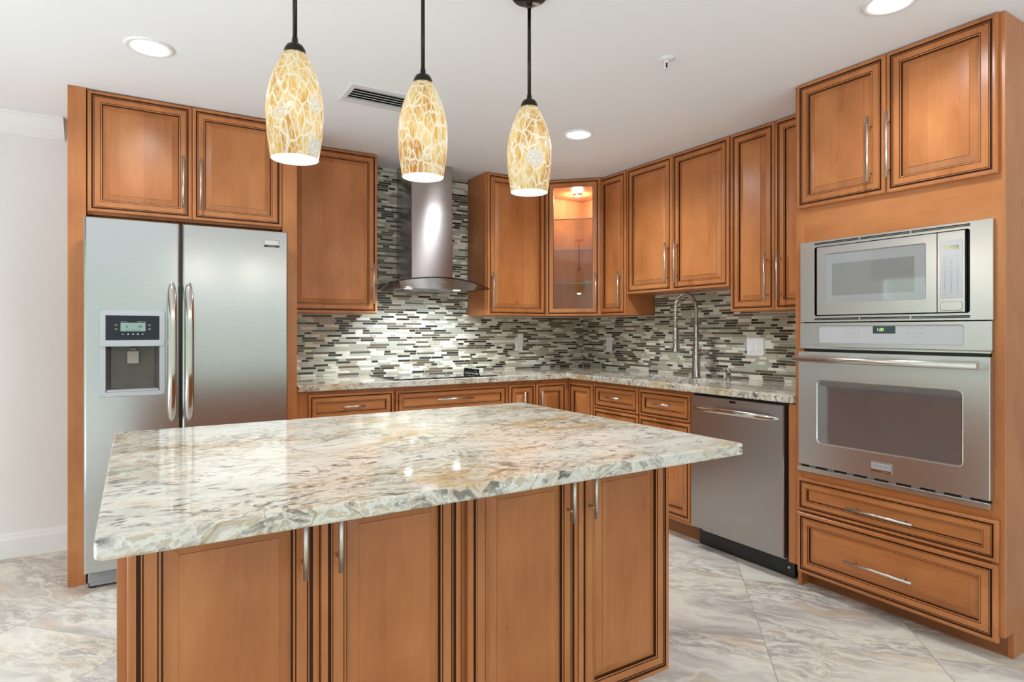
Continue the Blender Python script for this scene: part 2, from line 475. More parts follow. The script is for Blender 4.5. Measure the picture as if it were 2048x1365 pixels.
# ------------------------------------------------------------------ mesh building
class MB:
    def __init__(s):
        s.v, s.f, s.mi, s.sm, s.mats = [], [], [], [], []

    def mid(s, m):
        if m not in s.mats: s.mats.append(m)
        return s.mats.index(m)

    def face(s, idx, m, smooth=False):
        s.f.append(tuple(idx)); s.mi.append(s.mid(m)); s.sm.append(smooth)

    def add(s, pts):
        i = len(s.v); s.v.extend([tuple(p) for p in pts]); return list(range(i, i + len(pts)))

    def box(s, x0, x1, y0, y1, z0, z1, m):
        a = s.add([(x0, y0, z0), (x1, y0, z0), (x1, y1, z0), (x0, y1, z0), (x0, y0, z1), (x1, y0, z1), (x1, y1, z1), (x0, y1, z1)])
        for q in ((0, 3, 2, 1), (4, 5, 6, 7), (0, 1, 5, 4), (1, 2, 6, 5), (2, 3, 7, 6), (3, 0, 4, 7)):
            s.face([a[i] for i in q], m)

    def loft(s, loops, mats, closed=True, cap0=None, cap1=None, smooth=False):
        ids = [s.add(l) for l in loops]
        n = len(loops[0])
        for k in range(len(loops) - 1):
            m = mats[k] if isinstance(mats, list) else mats
            A, B = ids[k], ids[k + 1]
            for i in range(n if closed else n - 1):
                j = (i + 1) % n
                s.face([A[i], A[j], B[j], B[i]], m, smooth)
        if cap0: s.face(list(reversed(ids[0])), cap0)
        if cap1: s.face(ids[-1], cap1)

    def rings(s, rings, cap=None, n=0):
        """front-facing (-y) stepped panel: rings of (x0,x1,z0,z1,y,r,mat); mat paints the band leading to this ring"""
        loops, mats = [], []
        for k, (x0, x1, z0, z1, y, r, m) in enumerate(rings):
            loops.append(rloop(x0, x1, z0, z1, y, r, n))
            if k: mats.append(m)
        s.loft(loops, mats, cap1=cap)

    def lathe(s, prof, m, n=32, cx=0, cy=0, z0=0, cap0=None, cap1=None, mats=None):
        loops = [[(cx + r * math.cos(2 * PI * i / n), cy + r * math.sin(2 * PI * i / n), z0 + z) for i in range(n)] for r, z in prof]
        s.loft(loops, mats or m, cap0=cap0, cap1=cap1, smooth=True)

    def tube(s, pts, r, m, n=10, caps=True):
        pts = [Vector(p) for p in pts]
        rs = r if isinstance(r, (list, tuple)) else [r] * len(pts)
        loops = []
        t0 = (pts[1] - pts[0]).normalized()
        ref = Vector((0, 0, 1)) if abs(t0.z) < 0.9 else Vector((1, 0, 0))
        u = t0.cross(ref).normalized()
        for i, p in enumerate(pts):
            t = (pts[min(i + 1, len(pts) - 1)] - pts[max(i - 1, 0)]).normalized()
            u = (u - t * u.dot(t)).normalized()
            w = t.cross(u)
            loops.append([p + (u * math.cos(2 * PI * k / n) + w * math.sin(2 * PI * k / n)) * rs[i] for k in range(n)])
        s.loft(loops, m, cap0=m if caps else None, cap1=m if caps else None, smooth=True)

    def cyl(s, p0, p1, r, m, n=16):
        s.tube([p0, p1], r, m, n)

    def text(s, body, size, x, y, z, m, face='-y', spacing=1.0, sx=1.0):
        """flat raised lettering centred on x, z"""
        cu = bpy.data.curves.new('t', 'FONT')
        cu.body = body; cu.size = size; cu.align_x = 'CENTER'; cu.align_y = 'CENTER'
        cu.space_character = spacing
        cu.extrude = 0.0003
        o = bpy.data.objects.new('t', cu)
        COL.objects.link(o)
        dg = bpy.context.evaluated_depsgraph_get()
        me = o.evaluated_get(dg).to_mesh()
        ids = s.add([(x + v.co.x * sx, y - v.co.z, z + v.co.y) for v in me.vertices])
        for p in me.polygons: s.face([ids[i] for i in p.vertices], m)
        o.evaluated_get(dg).to_mesh_clear()
        bpy.data.objects.remove(o, do_unlink=True)
        bpy.data.curves.remove(cu)

    def build(s, name, parent=None, bevel=0.0, seg=2, angle=35):
        me = bpy.data.meshes.new(name)
        me.from_pydata(s.v, [], s.f)
        for m in s.mats: me.materials.append(m)
        me.polygons.foreach_set('material_index', s.mi)
        me.polygons.foreach_set('use_smooth', s.sm)
        me.update()
        bm = bmesh.new(); bm.from_mesh(me)
        bmesh.ops.recalc_face_normals(bm, faces=bm.faces)
        bm.to_mesh(me); bm.free()
        o = bpy.data.objects.new(name, me)
        COL.objects.link(o)
        if parent: o.parent = parent
        if bevel:
            b = o.modifiers.new('bevel', 'BEVEL')
            b.width = bevel; b.segments = seg; b.limit_method = 'ANGLE'; b.angle_limit = R(angle)
        return o


def rloop(x0, x1, z0, z1, y, r=0.0, n=0):
    if n == 0:
        return [(x0, y, z0), (x1, y, z0), (x1, y, z1), (x0, y, z1)]
    r = max(r, 1e-4)
    L = []
    for cx, cz, a in ((x0 + r, z0 + r, 180), (x1 - r, z0 + r, 270), (x1 - r, z1 - r, 0), (x0 + r, z1 - r, 90)):
        for k in range(n + 1):
            t = R(a + 90 * k / n)
            L.append((cx + r * math.cos(t), y, cz + r * math.sin(t)))
    return L


def tag(o, label=None, cat=None, group=None, kind=None):
    if label: o['label'] = label
    if cat: o['category'] = cat
    if group: o['group'] = group
    if kind: o['kind'] = kind
    return o


def thing(name, label, cat, loc=(0, 0, 0), rz=0.0, group=None):
    o = bpy.data.objects.new(name, None)
    o.empty_display_size = 0.1
    COL.objects.link(o)
    o.location = loc; o.rotation_euler = (0, 0, rz)
    return tag(o, label, cat, group)


def copy_tree(o, parent=None):
    c = o.copy()
    COL.objects.link(c)
    if parent: c.parent = parent
    for ch in list(o.children):
        copy_tree(ch, c)
    return c


def simple(name, parent, mat, *boxes, bevel=0.0, seg=2):
    mb = MB()
    for b in boxes: mb.box(*b, mat)
    return mb.build(name, parent, bevel, seg)


# ------------------------------------------------------------------ the room
def struct(o):
    return tag(o, kind='structure')


mb = MB(); mb.box(RX0 - 0.15, 0.15, RY0 - 0.15, 0.15, -0.1, 0, M['floor']); struct(mb.build('floor'))
mb = MB(); mb.box(RX0 - 0.15, 0.15, RY0 - 0.15, 0.15, H, H + 0.1, M['ceiling']); struct(mb.build('ceiling'))
mb = MB(); mb.box(RX0 - 0.15, 0.15, 0, 0.15, 0, H, M['wall']); struct(mb.build('wall_back'))
mb = MB(); mb.box(0, 0.15, RY0, 0, 0, H, M['wall']); struct(mb.build('wall_right'))


def holed_wall(name, holes, a0, a1, along):
    """wall with window openings; along 'x' (rear wall) or 'y' (left wall)"""
    mb = MB()
    cuts = [a0]
    for h in sorted(holes): cuts += [h[0], h[1]]
    cuts.append(a1)

    def seg(p, q, z0, z1):
        if q - p < 1e-4 or z1 - z0 < 1e-4: return
        if along == 'x': mb.box(p, q, RY0 - 0.15, RY0, z0, z1, M['wall'])
        else: mb.box(RX0 - 0.15, RX0, p, q, z0, z1, M['wall'])
    for i in range(len(cuts) - 1):
        if i % 2 == 0: seg(cuts[i], cuts[i + 1], 0, H)
        else:
            h = sorted(holes)[i // 2]
            seg(h[0], h[1], 0, h[2]); seg(h[0], h[1], h[3], H)
    return struct(mb.build(name))


holed_wall('wall_rear', REAR, RX0, 0, 'x')
holed_wall('wall_left', LEFT, RY0, 0, 'y')

wi = 1
for holes, along in ((REAR, 'x'), (LEFT, 'y')):
    for (a, b, c, d) in holes:
        root = bpy.data.objects.new('window_%d' % wi, None); COL.objects.link(root); struct(root)
        if along == 'x': root.location = ((a + b) / 2, RY0 - 0.06, c); root.rotation_euler = (0, 0, PI)
        else: root.location = (RX0 - 0.06, (a + b) / 2, c); root.rotation_euler = (0, 0, R(90))
        w, h = b - a - 0.004, d - c - 0.004
        mb = MB()
        for x0, x1, z0, z1 in ((-w / 2, -w / 2 + 0.06, 0.002, h), (w / 2 - 0.06, w / 2, 0.002, h), (-0.04, 0.04, 0.06, h - 0.06),
                               (-w / 2 + 0.06, w / 2 - 0.06, 0.002, 0.06), (-w / 2 + 0.06, w / 2 - 0.06, h - 0.06, h)):
            mb.box(x0, x1, -0.03, 0.03, z0, z1, M['trim'])
        mb.build('frame', root)
        mb = MB()
        mb.box(-w / 2 + 0.06, -0.04, -0.004, 0.004, 0.06, h - 0.06, M['window'])
        mb.box(0.04, w / 2 - 0.06, -0.004, 0.004, 0.06, h - 0.06, M['window'])
        mb.build('pane', root)
        wi += 1

mb = MB()
a_, b_ = LEFT[0][0] - 0.04, LEFT[0][1] + 0.04
loops = []
prof_ = [(0.012, 2.26), (0.034, 2.255), (0.036, 2.12), (0.044, 2.11), (0.036, 2.09), (0.036, 2.02), (0.046, 2.00), (0.038, 1.98), (0.040, 1.90), (0.050, 1.85), (0.030, 1.83), (0.016, 1.86)]
mb.loft([[(RX0 + d_, y_, z_) for d_, z_ in prof_] for y_ in (a_, b_)], M['shadefab'], cap0=M['shadefab'], cap1=M['shadefab'])
tag(mb.build('roman_shade'), 'taupe roman shade folded up over the window opposite the ovens', 'window shade')

# baseboard and crown along the back wall, left of the refrigerator surround
def extrude_profile(name, prof, x0, x1, m):
    mb = MB()
    mb.loft([[(x0, -y, z) for y, z in prof], [(x1, -y, z) for y, z in prof]], m, cap0=m, cap1=m)
    return struct(mb.build(name))


extrude_profile('baseboard_back', [(0, 0), (0.016, 0), (0.016, 0.098), (0.012, 0.112), (0.010, 0.117), (0.010, 0.124), (0.006, 0.135), (0, 0.137)],
                RX0, -3.6775, M['trim'])
crown_prof = [(0, 2.331), (0.012, 2.331), (0.012, 2.338), (0.020, 2.344), (0.020, 2.352), (0.030, 2.362), (0.046, 2.376), (0.066, 2.400), (0.076, 2.420), (0.080, 2.428),
              (0.090, 2.430), (0.096, 2.438), (0.096, H - 0.0005), (0, H - 0.0005)]
extrude_profile('trim_1', crown_prof, RX0, -3.742, M['trim'])

# ------------------------------------------------------------------ cabinet parts
PF = [(0.0, 0.0195, 'w'), (0.0, 0.0045, 'w'), (0.0025, 0.0015, 'w'), (0.006, 0.0003, 'w'), (0.010, 0.0, 'w'), (0.0160, 0.0, 'w'), (0.0175, 0.0036, 'g'), (0.0225, 0.0042, 'g'),
      (0.0240, 0.0008, 'g'), (0.0265, 0.0004, 'w'), (0.0275, 0.0024, 'g'), (0.0288, 0.0022, 'g'), (0.0300, 0.0010, 'w'), (0.0530, 0.0010, 'w'),
      (0.0538, 0.0030, 'g'), (0.0552, 0.0030, 'g'), (0.0560, 0.0020, 'w'), (0.0600, 0.0024, 'w'), (0.0610, 0.0105, 'g'), (0.0640, 0.0110, 'g')]


def door(parent, x0, x1, z0, z1, yf, name='door', scale=1.0, ramp=True, horiz=False, handle=None, glass=False):
    """raised-panel front; local frame, front towards -y. handle = ('v', x, z0, z1) or ('h', x0, x1, z)"""
    w = M['woodh'] if horiz else M['wood']
    mb = MB()
    rs = []
    for d, b, k in PF:
        d *= scale
        rs.append((x0 + d, x1 - d, z0 + d, z1 - d, yf + b, 0, M['glaze'] if k == 'g' else w))
    di = PF[-1][0] * scale
    if glass:
        rs = [r for r, (d, b, k) in zip(rs, PF) if d < 0.0305]
        e = 0.058
        rs.append((x0 + e, x1 - e, z0 + e, z1 - e, yf + 0.001, 0, w))
        rs.append((x0 + e + 0.002, x1 - e - 0.002, z0 + e + 0.002, z1 - e - 0.002, yf + 0.004, 0, M['glaze']))
        rs.append((x0 + e + 0.002, x1 - e - 0.002, z0 + e + 0.002, z1 - e - 0.002, yf + 0.0195, 0, w))
        rs.append((x0, x1, z0, z1, yf + 0.0195, 0, w))
        mb.rings(rs)
        o = mb.build(name, parent)
        mb = MB(); mb.box(x0 + e - 0.003 + 0.006, x1 - e + 0.003 - 0.006, yf + 0.011, yf + 0.014, z0 + e + 0.003, z1 - e - 0.003, M['glass'])
        mb.build('glass_pane', o)
    else:
        mb.rings(rs)
        mb.face(mb.add(rloop(x0, x1, z0, z1, yf + 0.0195)), w)
        o = mb.build(name, parent)
        p = MB()
        b = yf + 0.0110
        q = [(x0 + di - 0.0004, x1 - di + 0.0004, z0 + di - 0.0004, z1 - di + 0.0004, b + 0.004, 0, w), (x0 + di - 0.0004, x1 - di + 0.0004, z0 + di - 0.0004, z1 - di + 0.0004, b, 0, M['glaze'])]
        if ramp:
            q += [(x0 + di + 0.002, x1 - di - 0.002, z0 + di + 0.002, z1 - di - 0.002, b - 0.0003, 0, w),
                  (x0 + di + 0.027, x1 - di - 0.027, z0 + di + 0.027, z1 - di - 0.027, b - 0.0078, 0, w),
                  (x0 + di + 0.0275, x1 - di - 0.0275, z0 + di + 0.0275, z1 - di - 0.0275, b - 0.0098, 0, w)]
        else:
            q += [(x0 + di + 0.002, x1 - di - 0.002, z0 + di + 0.002, z1 - di - 0.002, b - 0.0006, 0, w)]
        p.rings(q, cap=w)
        p.face(p.add(rloop(x0 + di - 0.0004, x1 - di + 0.0004, z0 + di - 0.0004, z1 - di + 0.0004, b + 0.004)), w)
        p.build('panel', o)
    if handle: bar_pull(o, handle, yf)
    return o


def bar_pull(parent, h, yf, r=0.006, stand=0.032):
    mb = MB()
    y = yf - stand
    if h[0] == 'v':
        _, x, z0, z1 = h
        mb.cyl((x, y, z0), (x, y, z1), r, M['nickel'], 14)
        e = min(0.038, (z1 - z0) * 0.2)
        for z in (z0 + e, z1 - e): mb.cyl((x, y + 0.003, z), (x, yf + 0.002, z), 0.0042, M['nickel'], 10)
    else:
        _, x0, x1, z = h
        mb.cyl((x0, y, z), (x1, y, z), r, M['nickel'], 14)
        e = min(0.038, (x1 - x0) * 0.2)
        for x in (x0 + e, x1 - e): mb.cyl((x, y + 0.003, z), (x, yf + 0.002, z), 0.0042, M['nickel'], 10)
    return mb.build('handle', parent)


def body(parent, x0, x1, y0, y1, z0, z1, name='body', bevel=0.0015):
    return simple(name, parent, M['wood'], (x0, x1, y0, y1, z0, z1), bevel=bevel)


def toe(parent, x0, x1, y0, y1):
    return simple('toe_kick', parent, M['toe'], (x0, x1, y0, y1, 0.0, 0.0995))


RZ = -PI / 2      # things standing against the right wall: local x runs towards the camera (-y), local -y faces the room (-x)
ZU = 1.3664       # underside of the wall cabinets
ZT = 2.4400       # top of the wall-cabinet doors
DU = 0.293        # depth of wall-cabinet boxes
YB = -0.002       # gap to the wall

# --- refrigerator surround and the cabinet above it
t = thing('surround_panel', 'tall maple panel standing on the floor at the left side of the refrigerator', 'cabinet panel', (-3.6762, 0, 0))
simple('side_panel', t, M['wood'], (0.0, 0.019, -0.632, YB, 0.0, H - 0.001), bevel=0.001)
simple('front_stile', t, M['wood'], (0.0, 0.074, -0.655, -0.633, 0.0, H - 0.001), bevel=0.001)
t = thing('surround_panel', 'tall maple panel at the right side of the refrigerator, next to the single-door cabinet', 'cabinet panel', (-2.6822, 0, 0))
simple('side_panel', t, M['wood'], (0.055, 0.074, -0.632, YB, 0.0, H - 0.001), bevel=0.001)
simple('front_stile', t, M['wood'], (0.0, 0.0795, -0.655, -0.633, 0.0, H - 0.001), bevel=0.001)

t = thing('wall_cabinet', 'wide two-door maple cabinet above the refrigerator', 'cabinet', (-3.6, 0, 1.829))
body(t, 0.0, 0.9165, -0.634, YB, 0.0, H - 1.830)
door(t, 0.0024, 0.4596, 0.0107, ZT - 1.829, -0.655, handle=('v', 0.4178, 0.064, 0.336))
door(t, 0.4616, 0.9165, 0.0107, ZT - 1.829, -0.655, handle=('v', 0.4995, 0.064, 0.336))

# --- wall cabinets on the back wall
t = thing('wall_cabinet', 'single-door maple wall cabinet between the refrigerator and the range hood', 'cabinet', (-2.598, 0, ZU))
body(t, 0.0, 0.591, -DU, YB, 0.0, H - 0.001 - ZU)
door(t, 0.006, 0.592, 0.0, ZT - ZU, -0.3126, handle=('v', 0.558, 0.064, 0.335))
t = thing('wall_cabinet', 'single-door maple wall cabinet to the right of the range hood', 'cabinet', (-1.1579, 0, ZU))
body(t, 0.0, 0.545, -DU, YB, 0.0, H - 0.001 - ZU)
door(t, 0.0105, 0.549, 0.0, ZT - ZU, -0.3126, handle=('v', 0.0438, 0.063, 0.325))

# --- diagonal corner cabinet with a glass door
t = thing('corner_cabinet', 'lit corner wall cabinet with a glass door and glass shelves', 'cabinet', (0, 0, ZU), RZ / 2)
k2 = math.sqrt(0.5)


def dg(x, y):            # world x, y -> the corner cabinet's own frame
    return (k2 * (x - y), k2 * (x + y))


hh = H - 0.001 - ZU
P_out = [dg(-0.610, -0.011), dg(-0.011, -0.011), dg(-0.011, -0.610), dg(-0.2865, -0.610), dg(-0.610, -0.2930)]
P_in = [dg(-0.594, -0.024), dg(-0.024, -0.024), dg(-0.024, -0.594), dg(-0.290, -0.594), dg(-0.594, -0.297)]


def prism(mb, poly, z0, z1, m, cap=True):
    mb.loft([[(x, y, z0) for x, y in poly], [(x, y, z1) for x, y in poly]], m, cap0=m if cap else None, cap1=m if cap else None)


mb = MB()
prism(mb, P_out, 0.0, 0.018, M['wood']); prism(mb, P_out, hh - 0.06, hh, M['wood'])
for i in range(4):
    a, b, c, d = P_out[i], P_out[(i + 1) % 5], P_in[(i + 1) % 5], P_in[i]
    if i == 3: continue
    mb.loft([[(q[0], q[1], 0.018) for q in (a, b, c, d)], [(q[0], q[1], hh - 0.06) for q in (a, b, c, d)]], M['wood'], cap0=M['wood'], cap1=M['wood'])
a, b, c, d = P_out[4], P_out[0], P_in[0], P_in[4]
mb.loft([[(q[0], q[1], 0.018) for q in (a, b, c, d)], [(q[0], q[1], hh - 0.06) for q in (a, b, c, d)]], M['wood'], cap0=M['wood'], cap1=M['wood'])
mb.build('body', t)
fy = P_out[4][1] + 0.003
fx = 0.223
mb = MB()
mb.box(-fx, -fx + 0.030, fy - 0.018, fy, 0.0, hh, M['wood']); mb.box(fx - 0.030, fx, fy - 0.018, fy, 0.0, hh, M['wood'])
mb.box(-fx + 0.030, fx - 0.030, fy - 0.018, fy, 0.0, 0.03, M['woodh']); mb.box(-fx + 0.030, fx - 0.030, fy - 0.018, fy, hh - 0.035, hh, M['woodh'])
mb.build('face_frame', t)
d = door(t, -0.214, 0.214, 0.0, ZT - ZU, fy - 0.0385, glass=True, handle=('v', 0.182, 0.070, 0.335))
for z in (2.132, 1.886, 1.622):
    poly = [dg(-0.592, -0.026), dg(-0.026, -0.026), dg(-0.026, -0.592), dg(-0.300, -0.590), dg(-0.590, -0.302)]
    mb = MB()
    prism(mb, poly, z - ZU, z - ZU + 0.006, M['shelfglass'])
    fpoly = [poly[4], poly[3]]
    mb.box(poly[4][0], poly[3][0], poly[4][1] - 0.002, poly[4][1] - 0.0002, z - ZU, z - ZU + 0.006, M['glassedge'])
    o = mb.build('glass_shelf', t)
    mb = MB()
    x, y = dg(-0.42, -0.030)
    mb.lathe([(0.006, -0.016), (0.006, 0.0)], M['chrome'], 12, x, y, z - ZU, cap0=M['chrome'], cap1=M['chrome'])
    mb.build('shelf_pin', o)
    mb = MB()
    x, y = dg(-0.030, -0.42)
    mb.lathe([(0.006, -0.016), (0.006, 0.0)], M['chrome'], 12, x, y, z - ZU, cap0=M['chrome'], cap1=M['chrome'])
    mb.build('shelf_pin', o)
mb = MB()
lx, ly = dg(-0.27, -0.27)
mb.lathe([(0.036, 0.0), (0.036, -0.012), (0.030, -0.014)], M['chrome'], 24, lx, ly, hh - 0.0602, cap1=M['puck'])
mb.build('puck_light', t)
pl = bpy.data.lights.new('cabinet_puck', 'POINT'); pl.energy = 7.5; pl.shadow_soft_size = 0.03; pl.color = (1, 0.95, 0.90)
po = bpy.data.objects.new('cabinet_puck', pl); po.location = (-0.27, -0.27, ZU + hh - 0.10); COL.objects.link(po)

# --- wall cabinets on the right wall
DR = 0.2865
t = thing('wall_cabinet', 'narrow single-door maple wall cabinet between the glass corner cabinet and the cabinet over the sink', 'cabinet', (0, -0.6115, ZU), RZ)
body(t, 0.0, 0.2845, -DR, -0.0095, 0.0, H - 0.001 - ZU)
door(t, -0.026, 0.283, 0.0, ZT - ZU, -0.3064, handle=('v', 0.234, 0.060, 0.330))
ZS = 1.5205
t = thing('wall_cabinet', 'two-door maple wall cabinet hung higher over the sink and faucet', 'cabinet', (0, -0.898, ZS), RZ)
body(t, 0.0, 0.924, -DR, -0.0095, 0.0, H - 0.001 - ZS)
door(t, 0.009, 0.4562, 0.0, ZT - ZS, -0.3064, handle=('v', 0.4233, 0.050, 0.328))
door(t, 0.4586, 0.922, 0.0, ZT - ZS, -0.3064, handle=('v', 0.5049, 0.054, 0.334))
t = thing('wall_cabinet', 'two-door maple wall cabinet squeezed against the oven tower', 'cabinet', (0, -1.8255, ZU), RZ)
body(t, 0.0, 0.649, -DR, -0.0095, 0.0, H - 0.001 - ZU)
door(t, 0.0085, 0.3095, 0.0, ZT - ZU, -0.3064, handle=('v', 0.2665, 0.050, 0.326))
door(t, 0.3120, 0.646, 0.0, ZT - ZU, -0.3064, handle=('v', 0.3463, 0.055, 0.329))

# --- oven tower
TY = -2.4774
TF = 0.625         # face-frame plane
t = thing('oven_tower', 'floor-to-ceiling maple cabinet housing the microwave and wall oven', 'cabinet', (0, TY, 0), RZ)
TW = 0.8473
th = H - 0.001
mb = MB()
mb.box(0.0, 0.019, -TF + 0.0195, YB, 0.0, th, M['wood'])
mb.box(0.019, TW - 0.019, -0.022, YB, 0.0, th, M['wood'])
for z0, z1 in ((0.1, 0.119), (0.535, 0.554), (1.72, 1.739), (th - 0.019, th)):
    mb.box(0.019, TW - 0.019, -TF + 0.0195, -0.022, z0, z1, M['wood'])
mb.build('body', t)
# end panel with a toe notch
mb = MB()
pts = [(YB, 0.0), (YB, th), (-TF + 0.0195, th), (-TF + 0.0195, 0.1), (-0.5465, 0.1), (-0.5465, 0.0)]
mb.loft([[(TW - 0.019, y, z) for y, z in pts], [(TW, y, z) for y, z in pts]], M['wood'], cap0=M['wood'], cap1=M['wood'])
mb.build('end_panel', t, 0.001)
mb = MB()
f0, f1 = -TF, -TF + 0.019
ox0, ox1 = 0.046, 0.806           # appliance opening
mb.box(0.0, ox0, f0, f1, 0.1, th, M['wood']); mb.box(ox1, TW, f0, f1, 0.1, th, M['wood'])
for z0, z1 in ((0.1, 0.115), (0.352, 0.372), (0.525, 0.585), (1.664, 1.862), (th - 0.035, th)):
    mb.box(ox0, ox1, f0, f1, z0, z1, M['woodh'])
mb.build('face_frame', t)
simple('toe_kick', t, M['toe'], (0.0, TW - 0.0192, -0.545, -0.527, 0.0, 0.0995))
simple('filler_strip', t, M['wood'], (-0.0375, -0.0005, -TF, -TF + 0.019, 0.1, 0.886), bevel=0.001)
door(t, 0.0170, 0.4308, 1.8420, 2.4420, -TF - 0.020, handle=('v', 0.3712, 1.9005, 2.183))
door(t, 0.4330, 0.8315, 1.8405, 2.4420, -TF - 0.020, handle=('v', 0.4502, 1.9010, 2.183))
door(t, 0.0195, 0.8329, 0.380, 0.5375, -TF - 0.020, 'drawer', 0.85, False, True, ('h', 0.2744, 0.5521, 0.4515))
door(t, 0.0195, 0.8310, 0.078, 0.3690, -TF - 0.020, 'drawer', 1.0, True, True, ('h', 0.2676, 0.5502, 0.2108))

# --- base cabinets, back wall
YD = -0.605


def base(name, label, loc, rz, w, depth=0.605, z1=0.8885):
    t = thing(name, label, 'cabinet', loc, rz)
    body(t, 0.0, w, -depth, -0.010, 0.1, z1)
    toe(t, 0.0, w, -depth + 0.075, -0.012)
    return t


t = base('base_cabinet', 'maple drawer base cabinet beside the refrigerator panel, left of the cooktop', (-2.600, 0, 0), 0, 0.6025)
door(t, 0.0690, 0.5960, 0.706, 0.8690, -0.625, 'drawer', 0.85, False, True, ('h', 0.2682, 0.4001, 0.790))
door(t, 0.0690, 0.5960, 0.110, 0.6980, -0.625, handle=('v', 0.550, 0.49, 0.65))
t = base('base_cabinet', 'wide maple base cabinet under the cooktop', (-1.9970, 0, 0), 0, 0.8400)
door(t, 0.0062, 0.8323, 0.706, 0.8660, -0.625, 'drawer', 0.85, False, True, ('h', 0.2811, 0.5468, 0.798))
door(t, 0.0062, 0.4180, 0.110, 0.6980, -0.625, handle=('v', 0.372, 0.49, 0.65))
door(t, 0.4205, 0.8323, 0.110, 0.6980, -0.625, handle=('v', 0.466, 0.49, 0.65))
t = base('base_cabinet', 'narrow maple base cabinet right of the cooktop with a vertical pull', (-1.1565, 0, 0), 0, 0.2330)
door(t, 0.0083, 0.2292, 0.110, 0.8640, -0.625, handle=('v', 0.1203, 0.652, 0.8115))
# lazy-susan corner
t = thing('corner_base_cabinet', 'L-shaped maple base cabinet in the corner under the counter', 'cabinet', (0, 0, 0))
Lp = [(-0.9225, -0.010), (-0.010, -0.010), (-0.010, -0.9080), (-0.610, -0.9080), (-0.610, -0.605), (-0.9225, -0.605)]
mb = MB(); prism(mb, Lp, 0.1, 0.8885, M['wood']); mb.build('body', t)
Lt = [(-0.9225, -0.012), (-0.012, -0.012), (-0.012, -0.9080), (-0.535, -0.9080), (-0.535, -0.53), (-0.9225, -0.53)]
mb = MB(); prism(mb, Lt, 0.0, 0.0995, M['woodh']); mb.build('toe_kick', t)
door(t, -0.9186, -0.6490, 0.110, 0.8640, -0.625, handle=('v', -0.8853, 0.652, 0.8108))
o = door(t, 0.6275, 0.9043, 0.110, 0.8640, -0.630)
o.rotation_euler = (0, 0, RZ)

# --- sink base on the right wall
t = thing('sink_base_cabinet', 'maple sink base cabinet with two small top drawers, left of the dishwasher', 'cabinet', (0, -0.9095, 0), RZ)
mb = MB()
for b_ in ((0.0, 0.018, -0.591, -0.010, 0.1, 0.8885), (0.8885, 0.9065, -0.591, -0.010, 0.1, 0.8885), (0.018, 0.8885, -0.591, -0.010, 0.1, 0.118), (0.018, 0.8885, -0.028, -0.010, 0.118, 0.8885)):
    mb.box(*b_, M['wood'])
mb.build('body', t)
mb = MB()
for b_ in ((0.0, 0.030, -0.610, -0.5915, 0.1, 0.8885), (0.8765, 0.9065, -0.610, -0.5915, 0.1, 0.8885), (0.030, 0.8765, -0.610, -0.5915, 0.1, 0.13), (0.030, 0.8765, -0.610, -0.5915, 0.68, 0.73),
           (0.030, 0.8765, -0.610, -0.5915, 0.86, 0.8885), (0.44, 0.49, -0.610, -0.5915, 0.13, 0.68), (0.44, 0.49, -0.610, -0.5915, 0.73, 0.86)):
    mb.box(*b_, M['wood'])
mb.build('face_frame', t)
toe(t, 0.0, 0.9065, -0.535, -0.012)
door(t, 0.0116, 0.4589, 0.708, 0.8715, -0.630, 'drawer', 0.85, False, True, ('h', 0.1774, 0.3147, 0.7945))
door(t, 0.4727, 0.8989, 0.708, 0.8715, -0.630, 'drawer', 0.85, False, True, ('h', 0.6243, 0.7623, 0.797))
door(t, 0.0116, 0.4589, 0.125, 0.6980, -0.630, handle=('v', 0.418, 0.49, 0.65))
door(t, 0.4727, 0.8989, 0.125, 0.6980, -0.630, handle=('v', 0.512, 0.49, 0.65))

# ------------------------------------------------------------------ counters
def cells(xs, ys, inside, z0, z1, m):
    bm = bmesh.new()
    vt = {}

    def V(i, j, z):
        k = (i, j, z)
        if k not in vt: vt[k] = bm.verts.new((xs[i], ys[j], z))
        return vt[k]
    C = {(i, j) for i in range(len(xs) - 1) for j in range(len(ys) - 1) if inside((xs[i] + xs[i + 1]) / 2, (ys[j] + ys[j + 1]) / 2)}
    for i, j in C:
        bm.faces.new([V(i, j, z1), V(i + 1, j, z1), V(i + 1, j + 1, z1), V(i, j + 1, z1)])
        bm.faces.new([V(i, j, z0), V(i, j + 1, z0), V(i + 1, j + 1, z0), V(i + 1, j, z0)])
        for di, dj, a, b in ((-1, 0, (i, j + 1), (i, j)), (1, 0, (i + 1, j), (i + 1, j + 1)), (0, -1, (i, j), (i + 1, j)), (0, 1, (i + 1, j + 1), (i, j + 1))):
            if (i + di, j + dj) not in C:
                bm.faces.new([V(*a, z0), V(*b, z0), V(*b, z1), V(*a, z1)])
    bmesh.ops.dissolve_limit(bm, angle_limit=R(1), verts=bm.verts, edges=bm.edges)
    bmesh.ops.recalc_face_normals(bm, faces=bm.faces)
    return bm


ZC, ZCB = 0.931, 0.8915
SK = (-0.545, -0.215, -1.760, -1.080)       # sink cut-out x0,x1,y0,y1
xs = [-2.5985, -0.650, SK[0], SK[1], -0.001]
ys = [-2.4765, SK[2], SK[3], -0.6447, -0.001]


def in_counter(x, y):
    if SK[0] < x < SK[1] and SK[2] < y < SK[3]: return False
    return y > -0.6447 or x > -0.650


bm = cells(xs, ys, in_counter, ZCB, ZC, None)
me = bpy.data.meshes.new('countertop'); bm.to_mesh(me); bm.free(); me.materials.append(M['granite_run'])
o = bpy.data.objects.new('countertop', me); COL.objects.link(o)
b = o.modifiers.new('b', 'BEVEL'); b.width = 0.005; b.segments = 3; b.limit_method = 'ANGLE'; b.angle_limit = R(40)
tag(o, 'L-shaped polished granite countertop running along both walls under the tiles', 'countertop')

